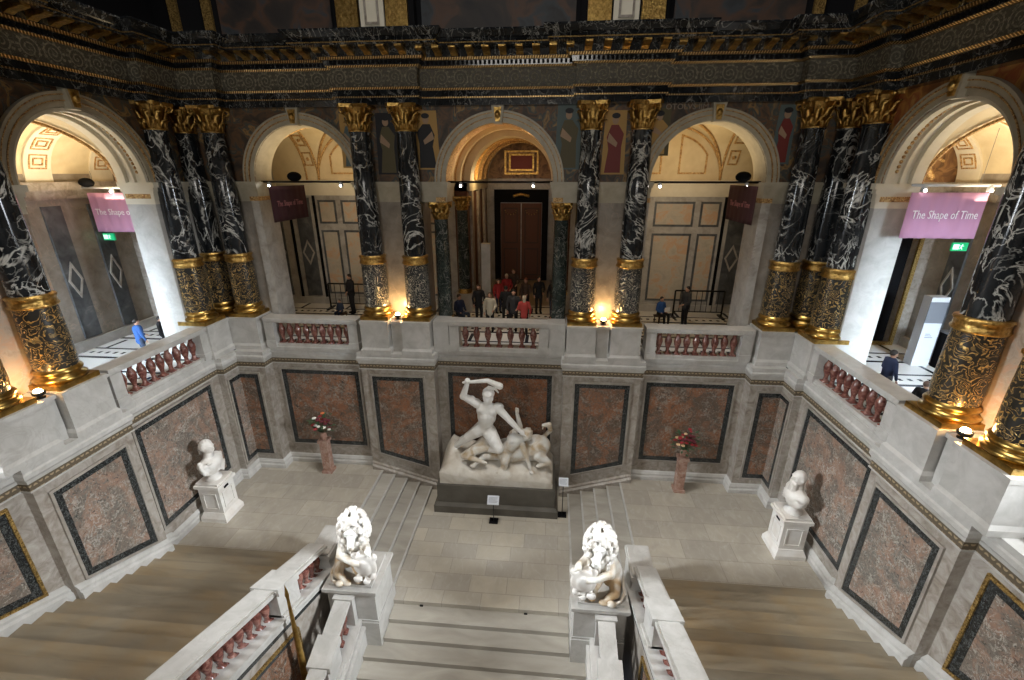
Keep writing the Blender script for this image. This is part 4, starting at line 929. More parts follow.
banner('dark maroon banner hung in the back arch left of centre',-7.25,.5,2.2,9.62,10.74,'y','maroon_cloth','pink_letter','The Shape of Time',.01,1)
banner('dark maroon banner hung in the back arch right of centre',7.9,.95,2.3,9.62,10.76,'y','maroon_cloth','pink_letter','The Shape of Time',.01,-1)
for s,(x,y,z) in((-1,(-14.62,.7,8.92)),(1,(14.2,0,9.02))):
    t=thing('exit_sign','small green exit sign with a running figure in the %s side gallery'%SN[s],'sign',(x,y,z),'exit signs')
    B().box(x-.22,x+.22,y-.02,y+.04,z-.12,z+.13).build('panel','exit_green',t)
    B().box(x-.004,x+.004,y,y+.008,z+.13,z+(2.3 if s<0 else 3.3)).build('hanger','grey_screen',t)
    b=B(); b.box(x-.19,x-.03,y-.03,y-.02,z-.07,z+.08); b.build('door_mark','exit_white',t)
    b=B(); b.ball((x+.05,y-.03,z+.07),(.02,.008,.02),6,4); b.tube([(x+.05,y-.028,z+.05),(x+.03,y-.028,z-.0)],.015,5); b.tube([(x+.03,y-.028,z),(x+.07,y-.028,z-.07)],.01,5); b.tube([(x+.03,y-.028,z),(x-.0,y-.028,z-.06)],.01,5); b.tube([(x-.01,y-.028,z+.04),(x+.10,y-.028,z+.03)],.009,5)
    b.build('running_figure','exit_white',t)

# ---------------- gallery furniture ----------------
def barrier(label,x0,x1,y,z=5.1,h=1.2):
    t=thing('barrier',label,'barrier',((x0+x1)/2,y,z),'black metal barriers in the back gallery')
    b=B()
    b.tube([(x0,y,z+h),(x1,y,z+h)],.035,6); b.tube([(x0,y,z+.25),(x1,y,z+.25)],.025,6); b.build('rail','black_metal',t)
    n=9
    for i in range(n+1):
        x=x0+(x1-x0)*i/n; r=.04 if i in(0,n) else .014
        B().tube([(x,y,z+(.0 if i in(0,n) else .25)),(x,y,z+h)],r,6).build('post' if i in(0,n) else 'picket','black_metal',t)
    for x in(x0,x1): B().box(x-.06,x+.06,y-.35,y+.35,z,z+.06).build('foot','black_metal',t)
barrier('black metal barrier in front of the orange panels, behind the back balustrade left of centre',-8.6,-6.0,4.9)
barrier('black metal barrier in front of the orange panels, behind the back balustrade right of centre',7.3,9.4,4.9)
t=thing('stele','plain tall grey stone stele standing in the central gallery','pillar',(-1.08,4.9,5.1))
B().box(-1.29,-.88,4.7,5.1,5.35,8.25).build('shaft','pale_marble',t); B().box(-1.4,-.76,4.6,5.2,5.1,5.38).build('base','pale_marble',t)
t=thing('information_kiosk','tall white information kiosk with a grey screen in the right gallery','kiosk',(14.1,.1,5.1))
B().box(13.85,14.38,-.1,.25,5.1,7.45).build('housing','white_metal',t); B().box(13.83,14.37,-.115,-.1,6.6,7.3).build('screen','grey_screen',t)
for q in range(3): B().box(13.98,14.22-.05*q,-.112,-.1,6.1+.06*q,6.12+.06*q).build('printed_line','grey_screen',t)
t=thing('counter','dark cabinet standing beside the white kiosk in the right gallery','cabinet',(14.75,-.5,5.1))
B().box(14.5,14.84,-1.2,.0,5.1,6.3).build('body','near_black',t); B().box(14.47,14.85,-1.23,.03,6.3,6.36).build('top','grey_screen',t)

# ---------------- people ----------------
def person(label,x,y,rz,pose='stand',top='black_cloth',bottom='black_cloth',hair='dark_hair',h=1.7,long_hair=False,item=None,z=5.1,group=None):
    t=thing('person',label,'person',(x,y,z),group,rz); k=h/1.72
    hip=.93*k if pose=='stand' else .50*k; lean=0
    H=lambda a,b_,c_:(a*k,b_*k,c_*k if pose=='stand' else (c_-.43)*k)
    sh=1.42; head=H(0,-.02,1.60)
    arms=[]; legs=[]
    for s in(-1,1):
        S=H(s*.18,0,1.40); E_=H(s*.26,-.02,1.13); W_=H(s*.16,-.22,1.02) if s>0 or pose!='stand' else H(s*.24,-.10,.90)
        arms.append((S,E_,W_))
        if pose=='stand': legs.append((H(s*.09,0,.92),H(s*.10,-.02,.50),H(s*.10,.02,.09)))
        else: legs.append(((s*.10*k,0,.50*k),(s*.13*k,-.42*k,.50*k),(s*.12*k,-.46*k,.10*k)))
    pr=[('e',head,(.078*k,.095*k,.115*k)),('e',(head[0],head[1]-.095*k,head[2]-.01),(.014,.022,.022)),('c',H(0,0,1.40),H(0,-.01,1.52),.05*k,.045*k),('e',(head[0]-.08*k,head[1],head[2]),(.012,.02,.03)),('e',(head[0]+.08*k,head[1],head[2]),(.012,.02,.03)),
        ('c',H(0,0,1.33),H(0,0,1.0),.13*k,.12*k)]
    for S,E_,W_ in arms:
        pr+=[('c',S,E_,.045*k,.036*k),('c',E_,W_,.036*k,.027*k)]
        d=(Vector(W_)-Vector(E_)).normalized(); pm=Vector(W_)+d*.05; pr.append(('e',tuple(pm),(.032*k,.032*k,.032*k)))
        sd=d.cross(Vector((0,0,1))).normalized()
        for q,(o,l) in enumerate(((-.03,.07),(-.01,.085),(.01,.08),(.03,.065))):
            pr.append(('c',tuple(pm+sd*o*k),tuple(pm+sd*o*k*1.3+d*l*k+Vector((0,0,-.02))),.010,.009))
        pr.append(('c',tuple(pm),tuple(pm+sd*.05+d*.03),.011,.010))
    for a,b_,c_ in legs: pr+=[('c',a,b_,.075*k,.05*k),('c',b_,c_,.05*k,.035*k)]
    fit('body',pr,'skin',t,.016,1,decim=.5)
    tp=[('c',H(0,0,1.34),H(0,0,1.02),.165*k,.15*k),('c',H(-.14,0,1.40),H(.14,0,1.40),.075*k,.075*k)]
    for S,E_,W_ in arms: tp+=[('c',S,E_,.062*k,.052*k),('c',E_,tuple(Vector(E_).lerp(Vector(W_),.92)),.052*k,.042*k)]
    if pose=='stand': tp.append(('c',H(0,0,1.0),H(0,0,.86),.15*k,.16*k))
    else: tp.append(('c',H(0,0,1.0),(0,0,.56*k),.15*k,.17*k))
    fit('jacket',tp,top,t,.022,2)
    lp=[('e',(0,0,hip),(.16*k,.13*k,.12*k))]
    for a,b_,c_ in legs: lp+=[('c',a,b_,.095*k,.068*k),('c',b_,c_,.068*k,.055*k)]
    fit('trousers',lp,bottom,t,.024,2)
    b=B()
    for a,b_,c_ in legs: b.ball((c_[0],c_[1]-.07*k,.045),(.05*k,.13*k,.045),10,6)
    b.build('shoes','near_black',t,local=True)
    hp=[('e',(head[0],head[1]+.02*k,head[2]+.035*k),(.088*k,.098*k,.10*k))]
    if long_hair: hp+=[('c',(head[0],head[1]+.06*k,head[2]),(head[0],head[1]+.08*k,head[2]-.22*k),.075*k,.06*k)]
    fit('hair',hp,hair,t,.016,1)
    if pose=='sit':
        st=thing('stool','low dark stool under the '+label.split(' sitting')[0].split(' crouching')[0],'stool',(x,y,z),None,rz); q=.5*k-.10
        B().box(-.19,.19,-.16,.20,q-.05,q).build('seat','dark_wood',st,local=True)
        for ax in(-.16,.13):
            for ay in(-.13,.14): B().box(ax,ax+.03,ay,ay+.03,0,q-.05).build('leg','dark_wood',st,local=True)
    if item=='paper': B().box(-.15,.12,-.42,-.40,1.0 if pose=='stand' else .62,1.18 if pose=='stand' else .80).build('paper','paper',t,local=True)
    if item=='backpack': b=B(); b.ball((0,.22,1.25*k),(.16,.10,.24),12,8); b.build('backpack','red_cloth',t,local=True)
    return t
G_='visitors in the central gallery'
person('person in a cream sweater facing the balustrade in the central arch',-.59,2.2,.1,'stand','cream_knit','black_cloth','brown_hair',1.62,True,group=G_)
person('person in a dark open jacket standing just left of the coral top',.35,2.3,0,'stand','grey_cloth','black_cloth','dark_hair',1.74,group=G_)
person('person with pale hair and a coral top, back to the balustrade',.80,1.85,PI,'stand','coral_cloth','black_cloth','blond_hair',1.62,True,group=G_)
person('person in dark clothes standing left of the cream sweater',-1.2,3.2,.4,'stand','black_cloth','black_cloth','brown_hair',1.7,group=G_)
person('person in navy sitting at the left end of the central balustrade',-2.0,3.0,.9,'sit','navy_cloth','denim','dark_hair',1.75,group=G_)
person('person in a red jacket in the middle of the group of visitors',-.25,5.6,.2,'stand','red_cloth','black_cloth','blond_hair',1.66,group=G_)
person('person in brown standing at the back of the group of visitors',.02,6.3,0,'stand','brown_cloth','black_cloth','brown_hair',1.76,group=G_)
person('person with red hair and dark coat right of the red jacket',.70,4.7,-.3,'stand','brown_cloth','black_cloth','red_hair',1.68,True,group=G_)
person('person in black with arms raised to the chest near the right inner column',1.28,4.9,.3,'stand','black_cloth','black_cloth','dark_hair',1.72,group=G_)
person('person in black at the right end of the group of visitors',1.95,4.2,-.4,'stand','black_cloth','denim','brown_hair',1.78,group=G_)
person('person in a dark red coat standing behind the cream sweater, beside the grey stele',-.55,4.8,.5,'stand','red_cloth','navy_cloth','dark_hair',1.6,group=G_)
person('person in black seen between the cream sweater and the dark open jacket',-.05,3.2,PI,'stand','black_cloth','black_cloth','dark_hair',1.66,group=G_)
person('person in a dark coat standing by the barrier behind the left back balustrade',-7.2,4.2,-.7,'stand','black_cloth','black_cloth','dark_hair',1.82)
person('small child in grey sitting beside the dark coated person',-7.4,3.4,-.2,'sit','denim','navy_cloth','dark_hair',1.15)
person('child in a blue top sitting and holding paper behind the right back balustrade',6.5,3.9,.5,'sit','blue_cloth','black_cloth','dark_hair',1.55,item='paper')
person('person in dark grey standing before the barrier behind the right back balustrade',7.4,3.5,-1.2,'stand','grey_cloth','black_cloth','dark_hair',1.72)
person('person in a bright blue shirt bending at the left side balustrade',-11.9,-1.9,2.6,'stand','blue_cloth','denim','dark_hair',1.5)
person('person in black beside the blue shirt in the left side arch',-11.95,-.95,2.2,'stand','black_cloth','black_cloth','dark_hair',1.3)
person('person in a navy jacket looking right at the right side balustrade',10.95,-3.05,PI/2,'stand','navy_cloth','grey_cloth','dark_hair',1.62)
person('person in black and white crouching at the near end of the right side balustrade',11.3,-3.9,2.0,'sit','black_cloth','paper','brown_hair',1.5)

for s in(-1,1):   # added unseen fills warm the vaults; spots wash the back gallery panels
    area('vault_fill',(s*6.65,2.6,10.5),(s*6.65,3.2,13),2.6,.8,95,(1,.76,.44))
    lamp('wall_washer',(s*6.2,1.7,10.3),150,(1,.80,.56),.15,'SPOT',(s*7.2,5.8,7.2),100,.8)
area('vault_fill_center',(0,2.3,10.6),(0,2.6,13),1.6,.8,30,(1,.62,.28))  # added warm fill for the central vault, no fixture
lamp('vault_uplight',(-1.3,7.0,10.95),60,(1,.68,.30),.1)
lamp('room_lamp',(.6,8.5,10.0),16,(1,.66,.36),.3)

# ---------------- statues ----------------
def P_(o,l):   # shift a list of shapes
    o=Vector(o); r=[]
    for p in l:
        if p[0]=='c': r.append(('c',tuple(Vector(p[1])-o),tuple(Vector(p[2])-o),p[3],p[4]))
        else: r.append(('e',tuple(Vector(p[1])-o))+tuple(p[2:]))
    return r
t=thing('statue_plinth','long dark grey plinth carrying the marble group on the centre landing','plinth',(0,-.7,-.8))
B().box(-2.30,2.30,-1.66,.14,-.8,-.50).build('base','dark_plinth',t); b=B(); b.box(-2.30,2.30,-1.66,.14,-.50,-.40,.10); b.build('base_moulding','dark_plinth',t)
B().box(-2.18,2.18,-1.52,.12,-.42,.34).build('block','dark_plinth',t)
o=(0,-.65,.34)
t=thing('statue_group','white marble group of a helmeted warrior raising a club over a fallen centaur','statue',o)
# rocky base
b=B(); nx,ny=44,16; top=lambda x,y:.34+.50+.06*math.sin(x*2.1+1)+.05*math.sin(x*5+y*4)+max(0,(y+1.3))*.33+(.22 if x<-.9 else 0)*max(0,min(1,(-.9-x)))*1.6
for i in range(nx+1):
    for j in range(ny+1):
        x=-2.08+4.16*i/nx; y=-1.42+1.46*j/ny; e=min(i,nx-i,3)/3; b.v.append((x,y,.34+(top(x,y)-.34)*(.55+.45*e if j>0 else .55)))
for i in range(nx):
    for j in range(ny): k=i*(ny+1)+j; b.f.append((k,k+ny+1,k+ny+2,k+1)); b.sm.append(True)
k=len(b.v); edge=[i*(ny+1) for i in range(nx+1)]+[nx*(ny+1)+j for j in range(1,ny+1)]+[i*(ny+1)+ny for i in range(nx-1,-1,-1)]+[j for j in range(ny-1,0,-1)]
for q in edge: b.v.append((b.v[q][0],b.v[q][1],.34))
m=len(edge)
for q in range(m): b.f.append((edge[q],k+q,k+(q+1)%m,edge[(q+1)%m])); b.sm.append(False)
b.f.append(tuple(k+q for q in range(m))); b.sm.append(False)
b.build('rocky_base','rock_marble',t)
W=[('e',(-.30,-.80,3.66),(.165,.185,.22)),('e',(-.29,-.98,3.63),(.03,.05,.05)),('e',(-.29,-.95,3.54),(.07,.05,.03)),('c',(-.36,-.74,3.30),(-.31,-.78,3.52),.11,.10),
 ('e',(-.36,-.72,3.08),(.34,.22,.30)),('e',(-.48,-.87,3.12),(.16,.09,.13)),('e',(-.20,-.87,3.10),(.16,.09,.13)),('c',(-.37,-.70,2.9),(-.45,-.62,2.42),.25,.22),
 ('e',(-.40,-.83,2.72),(.13,.07,.20)),('e',(-.46,-.62,2.28),(.26,.22,.22)),('e',(-.44,-.86,2.18),(.05,.06,.07)),
 ('e',(-.72,-.72,3.34),(.15,.15,.14)),('c',(-.74,-.72,3.36),(-1.20,-.80,3.66),.13,.095),('e',(-.95,-.76,3.52),(.16,.11,.11),(0,-35,0)),('c',(-1.20,-.80,3.66),(-1.02,-.85,4.22),.10,.065),('e',(-1.01,-.87,4.30),(.09,.09,.10)),
 ('e',(.02,-.72,3.24),(.15,.15,.14)),('c',(.03,-.74,3.22),(.49,-.90,2.80),.125,.09),('c',(.49,-.90,2.80),(.88,-.95,2.40),.095,.06),('e',(.93,-.95,2.36),(.08,.07,.09)),
 ('c',(-.60,-.58,2.25),(-1.10,-.62,1.88),.215,.135),('c',(-1.10,-.62,1.88),(-1.62,-.50,1.36),.14,.07),('e',(-1.30,-.55,1.70),(.14,.13,.2),(0,45,0)),('c',(-1.64,-.52,1.30),(-1.82,-.72,1.20),.07,.05),
 ('c',(-.30,-.72,2.20),(.10,-1.12,1.78),.215,.15),('c',(.10,-1.12,1.76),(-.36,-.82,1.50),.145,.09)]
W+=[('e',(-.80,-.74,3.40),(.13,.13,.12)),('e',(.10,-.76,3.28),(.13,.13,.12)),('e',(-.62,-.70,2.85),(.09,.13,.22)),('e',(-.14,-.70,2.85),(.09,.13,.22)),('e',(-.46,-.93,2.80),(.05,.04,.16)),('e',(-.34,-.93,2.80),(.05,.04,.16)),('e',(-.78,-.66,2.12),(.20,.16,.16),(0,40,0)),('e',(-.10,-.98,1.98),(.17,.20,.20)),('e',(.62,-.92,2.66),(.09,.09,.09))]
for q in range(4): W.append(('c',(-1.06+.03*q,-.95,4.27+.015*q),(-.98,-.97,4.34-.03*q),.028,.026))
for q in range(5): W.append(('c',(.90+.025*q,-1.0,2.40-.02*q),(1.0+.02*q,-1.0,2.30-.01*q),.026,.022))
W=P_(o,[(p[0],p[1],p[2],p[3]*1.30,p[4]*1.24) if p[0]=='c' and p[3]>.05 else ((p[0],p[1],tuple(a*1.17 for a in p[2]))+tuple(p[3:]) if p[0]=='e' else p) for p in W])
wr_=fit('warrior','' or W,'statue_marble',t,.024,2)
fit('club',P_(o,[('c',(-1.16,-.88,4.24),(-.3,-.9,4.36),.05,.085),('c',(-.3,-.9,4.36),(.14,-.9,4.16),.085,.125)]),'statue_marble',t,.03,2)
H=[('e',(-.29,-.77,3.80),(.225,.245,.18)),('c',(-.46,-.70,3.86),(-.28,-.74,4.02),.05,.06),('c',(-.28,-.74,4.02),(-.05,-.76,3.98),.06,.05),('c',(-.05,-.76,3.98),(.06,-.76,3.84),.05,.03),('e',(-.28,-.98,3.80),(.13,.06,.03))]
fit('helmet',P_(o,H),'statue_marble',wr_,.022,1)
dr_=[]
for q in range(7):
    a=q/6; dr_+=[('c',(-.35+.05*q,-.55-.05*q,2.0-.05*q),(-.75-.08*q,-.60-.08*q,1.62-.05*q),.12,.09),('c',(-.75-.08*q,-.60-.08*q,1.62-.05*q),(-1.35+.16*q,-.75-.07*q,1.15),.09,.07)]
fit('drapery',P_(o,dr_),'aged_marble',t,.03,2)
Cn=[('e',(.80,-.82,2.02),(.20,.17,.16)),('e',(.45,-.90,1.62),(.16,.10,.12)),('e',(1.0,-.93,1.68),(.10,.10,.14)),('e',(1.62,-.72,1.45),(.24,.2,.28)),('e',(1.13,-.86,2.20),(.17,.17,.19)),('e',(1.16,-1.0,2.17),(.04,.05,.04)),('e',(1.1,-.80,2.30),(.19,.17,.14)),('c',(.92,-.82,2.02),(1.08,-.84,2.12),.11,.11),
 ('e',(.66,-.78,1.92),(.33,.24,.28),(0,25,0)),('e',(.55,-.95,1.98),(.14,.09,.12)),('c',(.60,-.76,1.80),(.34,-.76,1.45),.25,.26),
 ('c',(.92,-.85,1.85),(1.12,-1.05,1.35),.115,.085),('c',(1.12,-1.05,1.35),(1.28,-1.20,.98),.085,.055),('e',(1.32,-1.26,.92),(.11,.10,.04)),
 ('c',(.55,-.62,2.10),(.84,-.70,2.46),.11,.09),('c',(.84,-.70,2.46),(.73,-.72,3.0),.09,.06),('e',(.73,-.74,3.10),(.075,.065,.10)),
 ('c',(.22,-.80,1.50),(.32,-1.10,1.22),.22,.17),('c',(.32,-1.10,1.22),(.28,-1.16,.98),.15,.12),('c',(.28,-1.16,.94),(.05,-1.28,.86),.10,.08),
 ('c',(.30,-.55,1.30),(1.45,-.50,1.48),.42,.44),('e',(1.55,-.50,1.55),(.44,.36,.42)),('c',(1.55,-.85,1.35),(1.92,-.95,1.15),.20,.11),('c',(1.92,-.95,1.15),(1.55,-1.05,1.05),.10,.07),
 ('c',(.10,-.78,1.25),(-.45,-.98,1.30),.17,.11),('c',(-.45,-.98,1.30),(-.80,-1.15,1.06),.10,.07),('e',(-.88,-1.18,1.0),(.11,.09,.08)),
 ('c',(1.72,-.30,1.85),(1.95,-.35,2.15),.07,.08),('c',(1.95,-.35,2.15),(1.90,-.38,2.40),.08,.09),('c',(1.90,-.38,2.40),(1.68,-.40,2.38),.09,.06),('c',(1.68,-.40,2.38),(1.66,-.40,2.22),.05,.03)]
for q in range(4): Cn.append(('c',(1.32,-1.28,.93),(1.42-.05*q,-1.38+.01*q,.88),.024,.02))
for q in range(4): Cn.append(('c',(.68+.035*q,-.75,3.14),(.67+.04*q,-.77,3.27-.02*abs(q-1)),.024,.02))
for q in range(14): a=q*1.7; Cn.append(('e',(1.11+.15*math.cos(a),-.80+.13*math.sin(a),2.33+.05*math.sin(q)),(.06,.06,.05)))
Cn=[(p[0],p[1],p[2],p[3]*1.12,p[4]*1.1) if p[0]=='c' and p[3]>.05 else p for p in Cn]
fit('centaur',P_(o,Cn),'aged_marble',t,.024,2)

def make_lion(s):
    t=thing('lion_statue','white stone lion holding an oval shield, seated on the pedestal %s of the central flight'%SN[s],'statue',(s*3.28,-5.85,.84))
    X=lambda p:(s*p[0],p[1],p[2])
    def c(p,q,r1,r2): return ('c',X(p),X(q),r1,r2)
    def e(p,r,rot=None): return ('e',X(p),r) if not rot else ('e',X(p),r,(rot[0],s*rot[1],s*rot[2]))
    L=[e((.33,.12,.36),(.30,.36,.36)),c((.30,.08,.5),(.02,-.05,1.12),.30,.30),e((-.04,-.12,1.08),(.30,.28,.36)),e((-.08,-.22,1.50),(.19,.22,.21)),
       c((-.11,-.36,1.44),(-.19,-.58,1.37),.11,.085),e((-.20,-.66,1.42),(.055,.04,.03)),e((-.15,-.62,1.33),(.055,.06,.045)),e((-.25,-.62,1.33),(.055,.06,.045)),e((-.18,-.56,1.24),(.07,.08,.035)),e((-.21,-.40,1.585),(.075,.05,.03)),e((-.01,-.40,1.585),(.075,.05,.03)),
       e((-.28,-.12,1.74),(.07,.05,.09)),e((.13,-.12,1.74),(.07,.05,.09)),
       c((.22,-.12,1.05),(.22,-.42,.86),.16,.12),c((.22,-.42,.86),(-.22,-.62,.84),.11,.085),e((-.30,-.62,.84),(.12,.09,.09)),
       c((-.24,-.10,1.12),(-.48,-.36,1.10),.15,.11),c((-.48,-.36,1.10),(-.58,-.50,1.20),.10,.08),e((-.60,-.56,1.18),(.10,.10,.09)),
       c((.42,-.05,.36),(.38,-.42,.24),.19,.13),c((.38,-.42,.24),(.16,-.52,.08),.12,.08),e((.10,-.56,.07),(.14,.10,.07)),
       c((.05,-.08,.6),(-.12,-.30,.28),.17,.12),c((-.12,-.3,.28),(-.16,-.34,.1),.11,.09),e((-.2,-.42,.07),(.12,.15,.07))]
    for q in range(3): L+= [e((-.36,-.66+.05*q,.80+.02*q),(.05,.03,.04)),e((-.62-.03*q,-.64,1.20-.03*q),(.03,.04,.05))]
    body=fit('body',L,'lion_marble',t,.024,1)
    rr=random.Random(3); m=[e((-.02,.06,1.44),(.29,.24,.42)),e((.02,.04,1.05),(.29,.24,.30))]
    for q in range(340):
        a=rr.uniform(0,2*PI); zz=rr.uniform(-1,1); r_=math.sqrt(1-zz*zz); p=(.40*r_*math.cos(a)-.03,.37*r_*math.sin(a)-.02,1.36+.62*zz)
        if p[1]<-.18 and 1.22<p[2]<1.64 and abs(p[0]+.1)<.19: continue
        w_=rr.uniform(.035,.068); m.append(e(p,(w_,w_,w_*1.4)))
    for q in range(9): a=PI*q/8; m.append(e((-.1+.25*math.cos(a),-.27,1.54+.27*math.sin(a)),(.055,.07,.055)))
    for q in range(26): m.append(e((-.10+.30*math.sin(q*2.1),-.34-.06*math.cos(q),1.14-.017*q),(.05,.06,.07)))
    fit('mane',m,'bust_marble',body,.017,0)
    S=[e((-.44,-.48,.62),(.33,.12,.50),(12,-8,0)),e((-.44,-.58,.64),(.20,.08,.32),(12,-8,0)),e((-.70,-.5,.95),(.10,.08,.12)),e((-.2,-.5,.95),(.10,.08,.12)),e((-.42,-.46,1.02),(.16,.08,.10)),e((-.62,-.50,.30),(.10,.08,.12)),e((-.22,-.54,.22),(.12,.08,.10)),e((-.45,-.52,.14),(.10,.09,.10))]
    fit('shield',S,'bust_marble',t,.024,2)
    B().tube([X(p) for p in((.55,.38,.12),(.66,.1,.07),(.66,-.25,.06),(.52,-.50,.06),(.34,-.60,.06))],[.06,.05,.045,.04,.05],8).build('tail','aged_marble',t,local=True)
    B().ball(X((.28,-.62,.09)),(.12,.08,.09),10,8).build('tail_tuft','aged_marble',t,local=True)
make_lion(-1); make_lion(1)

def bust(s):
    n=SN[s]; c=(s*9.34,-3.25,0)
    t=thing('bust_pedestal','white marble pedestal with a small dark plate against the %s wall, under the bust'%n,'pedestal',c)
    x0,x1,y0,y1=c[0]-.36,c[0]+.36,c[1]-.36,c[1]+.36
    b=B(); b.box(x0-.09,x1+.09,y0-.10,y1+.10,0,.14); b.box(x0-.09,x1+.09,y0-.1,y1+.1,.14,.34,.08); b.build('base','bust_marble',t)
    b=B(); b.box(x0,x1,y0,y1,.3,1.28); k=b.build('block','bust_marble',t)
    fx=c[0]-s*.36
    f=lambda u,d,z:(fx-s*d,u,z)
    P=[(c[1]-.24,.48),(c[1]+.24,.48),(c[1]+.24,1.10),(c[1]-.24,1.10)]; B().ring(P,inset(P,.04),f,-.01,.02).build('panel_moulding','bust_marble',k)
    g2=lambda u,d,z:(u,y0-d,z); P=[(c[0]-.24,.48),(c[0]+.24,.48),(c[0]+.24,1.10),(c[0]-.24,1.10)]; B().ring(P,inset(P,.04),g2,-.01,.02).build('panel_moulding','bust_marble',k)
    b=B(); b.box(x0-.02,x1+.02,y0-.02,y1+.02,1.26,1.32); b.box(x0-.07,x1+.07,y0-.07,y1+.07,1.32,1.42); b.box(x0-.02,x1+.02,y0-.02,y1+.02,1.42,1.50); b.build('cap','bust_marble',t)
    B().prism([(c[1]-.10,1.16),(c[1]+.10,1.16),(c[1]+.10,1.235),(c[1]-.10,1.235)],f,0,.015).build('label_plate','near_black',t)
    L=('pale marble bust with draped robe and curly hair on the left pedestal','pale marble bust with bald head and beard on the right pedestal')[s>0]
    u=thing('bust',L,'bust',(c[0],c[1],1.5)); q=-s
    X=lambda p:(q*p[0],p[1],p[2])
    def e(p,r): return ('e',X(p),r)
    def cc(p,w,r1,r2): return ('c',X(p),X(w),r1,r2)
    S=[cc((0,0,.20),(0,0,.34),.15,.14),e((.03,0,.66),(.23,.47,.20)),e((.02,0,.50),(.27,.44,.27)),e((.0,-.30,.66),(.17,.17,.16)),e((.0,.30,.66),(.17,.17,.16)),e((.05,0,.36),(.20,.30,.18)),e((.14,0,.58),(.19,.32,.24)),cc((.0,0,.72),(.03,0,.96),.17,.135),
       e((.05,0,1.20),(.20,.175,.235)),e((.25,0,1.17),(.05,.035,.06)),e((.22,0,1.26),(.045,.11,.03)),e((.21,0,1.08),(.05,.07,.03)),e((.04,-.18,1.18),(.04,.025,.06)),e((.04,.18,1.18),(.04,.025,.06))]
    if s<0:
        for k_ in range(60): a=k_*2.4; z=1.20+.22*math.sin(k_*.9); ph_=.15+1.45*((k_+.5)/60)**.6; S.append(e((.03-.20*math.sin(ph_)*abs(math.cos(a))*(1 if math.cos(a)>0 else -.55),.18*math.sin(ph_)*math.sin(a),1.20+.235*math.cos(ph_)),(.045,.045,.04)))
        for k_ in range(7): S.append(cc((.22,-.36+.05*k_,.80-.03*k_),(.26,.30-.02*k_,.52-.05*k_),.035,.04))
        S+=[cc((.0,-.40,.80),(.12,-.36,.40),.07,.06),cc((.05,-.46,.72),(.10,-.42,.42),.05,.05),cc((.1,.40,.74),(.12,.36,.40),.05,.05)]
        for k_ in range(4): S.append(cc((.10,-.34,.34+.05*k_),(.24,.12,.30+.05*k_),.04,.035))
    else:
        for k_ in range(44): a=k_*1.9; S.append(e((.17+.06*math.cos(a),.12*math.sin(a),1.05-.007*k_),(.05,.045,.06)))
        for k_ in range(4): S.append(cc((.05,-.40,.45+.07*k_),(.26,.2,.40+.08*k_),.04,.04))
    bo=fit('head_and_shoulders',S,'bust_marble',u,.018,2)
    B().lathe([(.25,0),(.25,.06),(.20,.09),(.15,.14),(.16,.20),(.14,.26)],(0,0,0),20).build('socle','bust_marble',u,local=True)
bust(-1); bust(1)

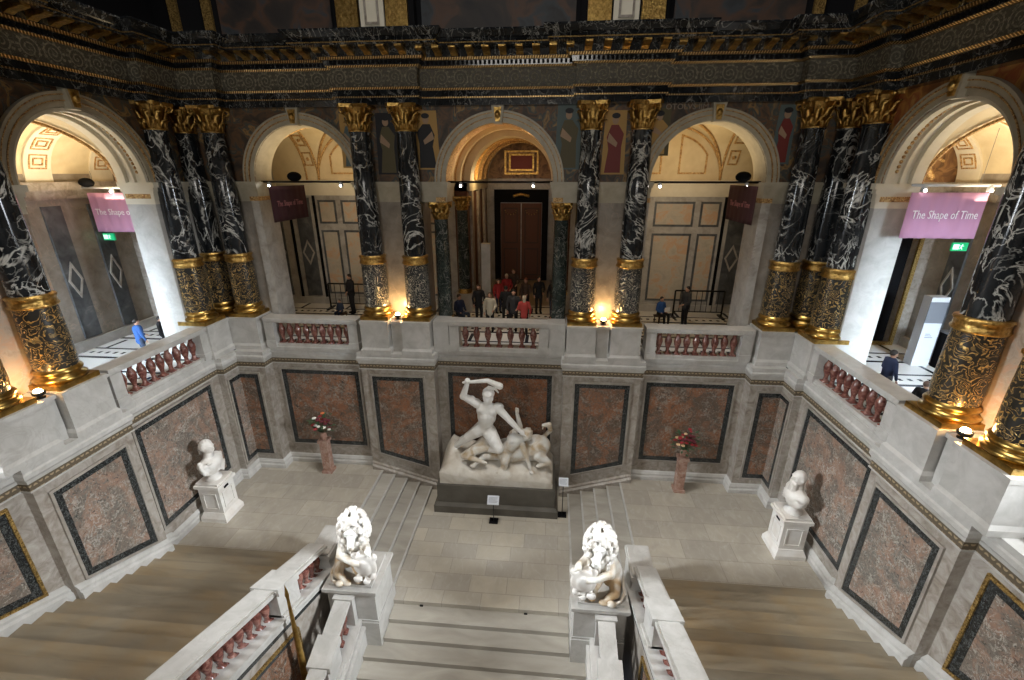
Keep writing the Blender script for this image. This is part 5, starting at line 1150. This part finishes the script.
# flowers on slim pedestals
def flowers(s):
    n=SN[s]; c=(s*6.78,-.62,0)
    t=thing('flower_pedestal','slim square reddish marble pedestal by the back wall of the %s landing'%n,'pedestal',c)
    b=B().box(c[0]-.20,c[0]+.20,c[1]-.2,c[1]+.2,0,.12); b.build('base','rose_marble',t)
    B().box(c[0]-.15,c[0]+.15,c[1]-.15,c[1]+.15,.1,1.38).build('shaft','rose_marble',t)
    B().box(c[0]-.19,c[0]+.19,c[1]-.19,c[1]+.19,1.36,1.48).build('cap','rose_marble',t)
    v=thing('flower_vase','bouquet of %s on the %s reddish pedestal'%(('orange and white flowers','red and cream flowers')[s>0],n),'bouquet',(c[0],c[1],1.48))
    B().lathe([(.08,0),(.10,.02),(.13,.12),(.12,.22),(.08,.27),(.10,.31)],(0,0,0),16).build('vase','rose_marble',v,local=True)
    rr=random.Random(11+s); b=B()
    for k in range(44):
        a=rr.uniform(0,2*PI); r=rr.uniform(.12,.42); h=rr.uniform(.3,.95); p=(r*math.cos(a),r*math.sin(a)*.7,h); d=Vector((math.cos(a),math.sin(a)*.7,rr.uniform(-.3,.6))).normalized()*.2; sd=d.cross(Vector((0,0,1))).normalized()*.05; p=Vector(p)
        b.add([p,p+d*.5+sd,p+d,p+d*.5-sd,p+d*.5+Vector((0,0,.015))],[(0,1,4),(1,2,4),(2,3,4),(3,0,4),(0,3,2,1)])
    b.build('foliage','leaf_green',v,kind='stuff',local=True)
    cols_=(['petal_orange','petal_wine','petal_red','petal_wine','petal_white'],['petal_red','petal_wine','petal_cream','petal_wine','petal_red'])[s>0]
    for k in range(30):
        a=2*PI*k*.382*1.618; r=.06+.32*math.sqrt((k+.5)/30); h=.42+.65*(1-(r/.42)**2)*rr.uniform(.5,1.15); p=Vector((r*math.cos(a),r*math.sin(a)*.7,h if k else 1.12))
        b=B().tube([(p.x*.2,p.y*.2,.28),tuple(p)],.008,5); st=b.build('stem','leaf_green',v,local=True)
        b=B(); R_=rr.uniform(.05,.075)
        for q in range(6):
            an=2*PI*q/6; b.ball((p.x+R_*.7*math.cos(an),p.y+R_*.7*math.sin(an),p.z+.01),(R_*.55,R_*.55,R_*.4),7,5)
        b.ball((p.x,p.y,p.z+.03),R_*.5,7,5); b.build('blossom',cols_[k%5],st,local=True)
flowers(-1); flowers(1)

# information stands
for (x,y,lb,hh,w2,z0,ti) in((-.02,-1.95,'low stand with a tilted pale text board in front of the dark statue plinth',.95,.21,-.8,.5),(2.47,-1.42,'thin stand with a small white board at the right end of the statue plinth',1.5,.17,-.8,.3)):
    t=thing('information_stand',lb,'sign',(x,y,z0))
    B().box(x-.16,x+.16,y-.14,y+.14,z0,z0+.04).build('base','near_black',t)
    B().tube([(x,y,z0),(x,y,z0+hh)],.016,6).build('pole','black_metal',t)
    dz=.14; b=B(); b.hexa([(x-w2,y-dz*1.0,z0+hh-.10),(x+w2,y-dz,z0+hh-.10),(x+w2,y+dz*ti,z0+hh+.12),(x-w2,y+dz*ti,z0+hh+.12),(x-w2,y-dz,z0+hh-.08),(x+w2,y-dz,z0+hh-.08),(x+w2,y+dz*ti,z0+hh+.14),(x-w2,y+dz*ti,z0+hh+.14)])
    bo=b.build('board','white_metal',t)
    U=Vector((1,0,0)); V=Vector((0,dz*(1+ti),.22)).normalized(); O=Vector((x,y+dz*(ti-1)/2,z0+hh+.032))
    for q in range(5):
        a=O+V*(.08-.04*q); L_=w2*(.75-.1*(q%3)); N_=U.cross(V)*.003
        B().add([a-U*w2*.8-V*.006,a+U*L_-V*.006,a+U*L_+V*.006,a-U*w2*.8+V*.006]+[p+N_ for p in(a-U*w2*.8-V*.006,a+U*L_-V*.006,a+U*L_+V*.006,a-U*w2*.8+V*.006)],[(0,3,2,1),(4,5,6,7),(0,1,5,4),(1,2,6,5),(2,3,7,6),(3,0,4,7)]).build('printed_line','grey_screen',bo)

for x_,tx in((-1.3,-.6),(1.1,.6)): lamp('bar_spot_light',(x_,.86,10.68),150,(1,.84,.66),.06,'SPOT',(tx,3.0,5.6),42,.5)
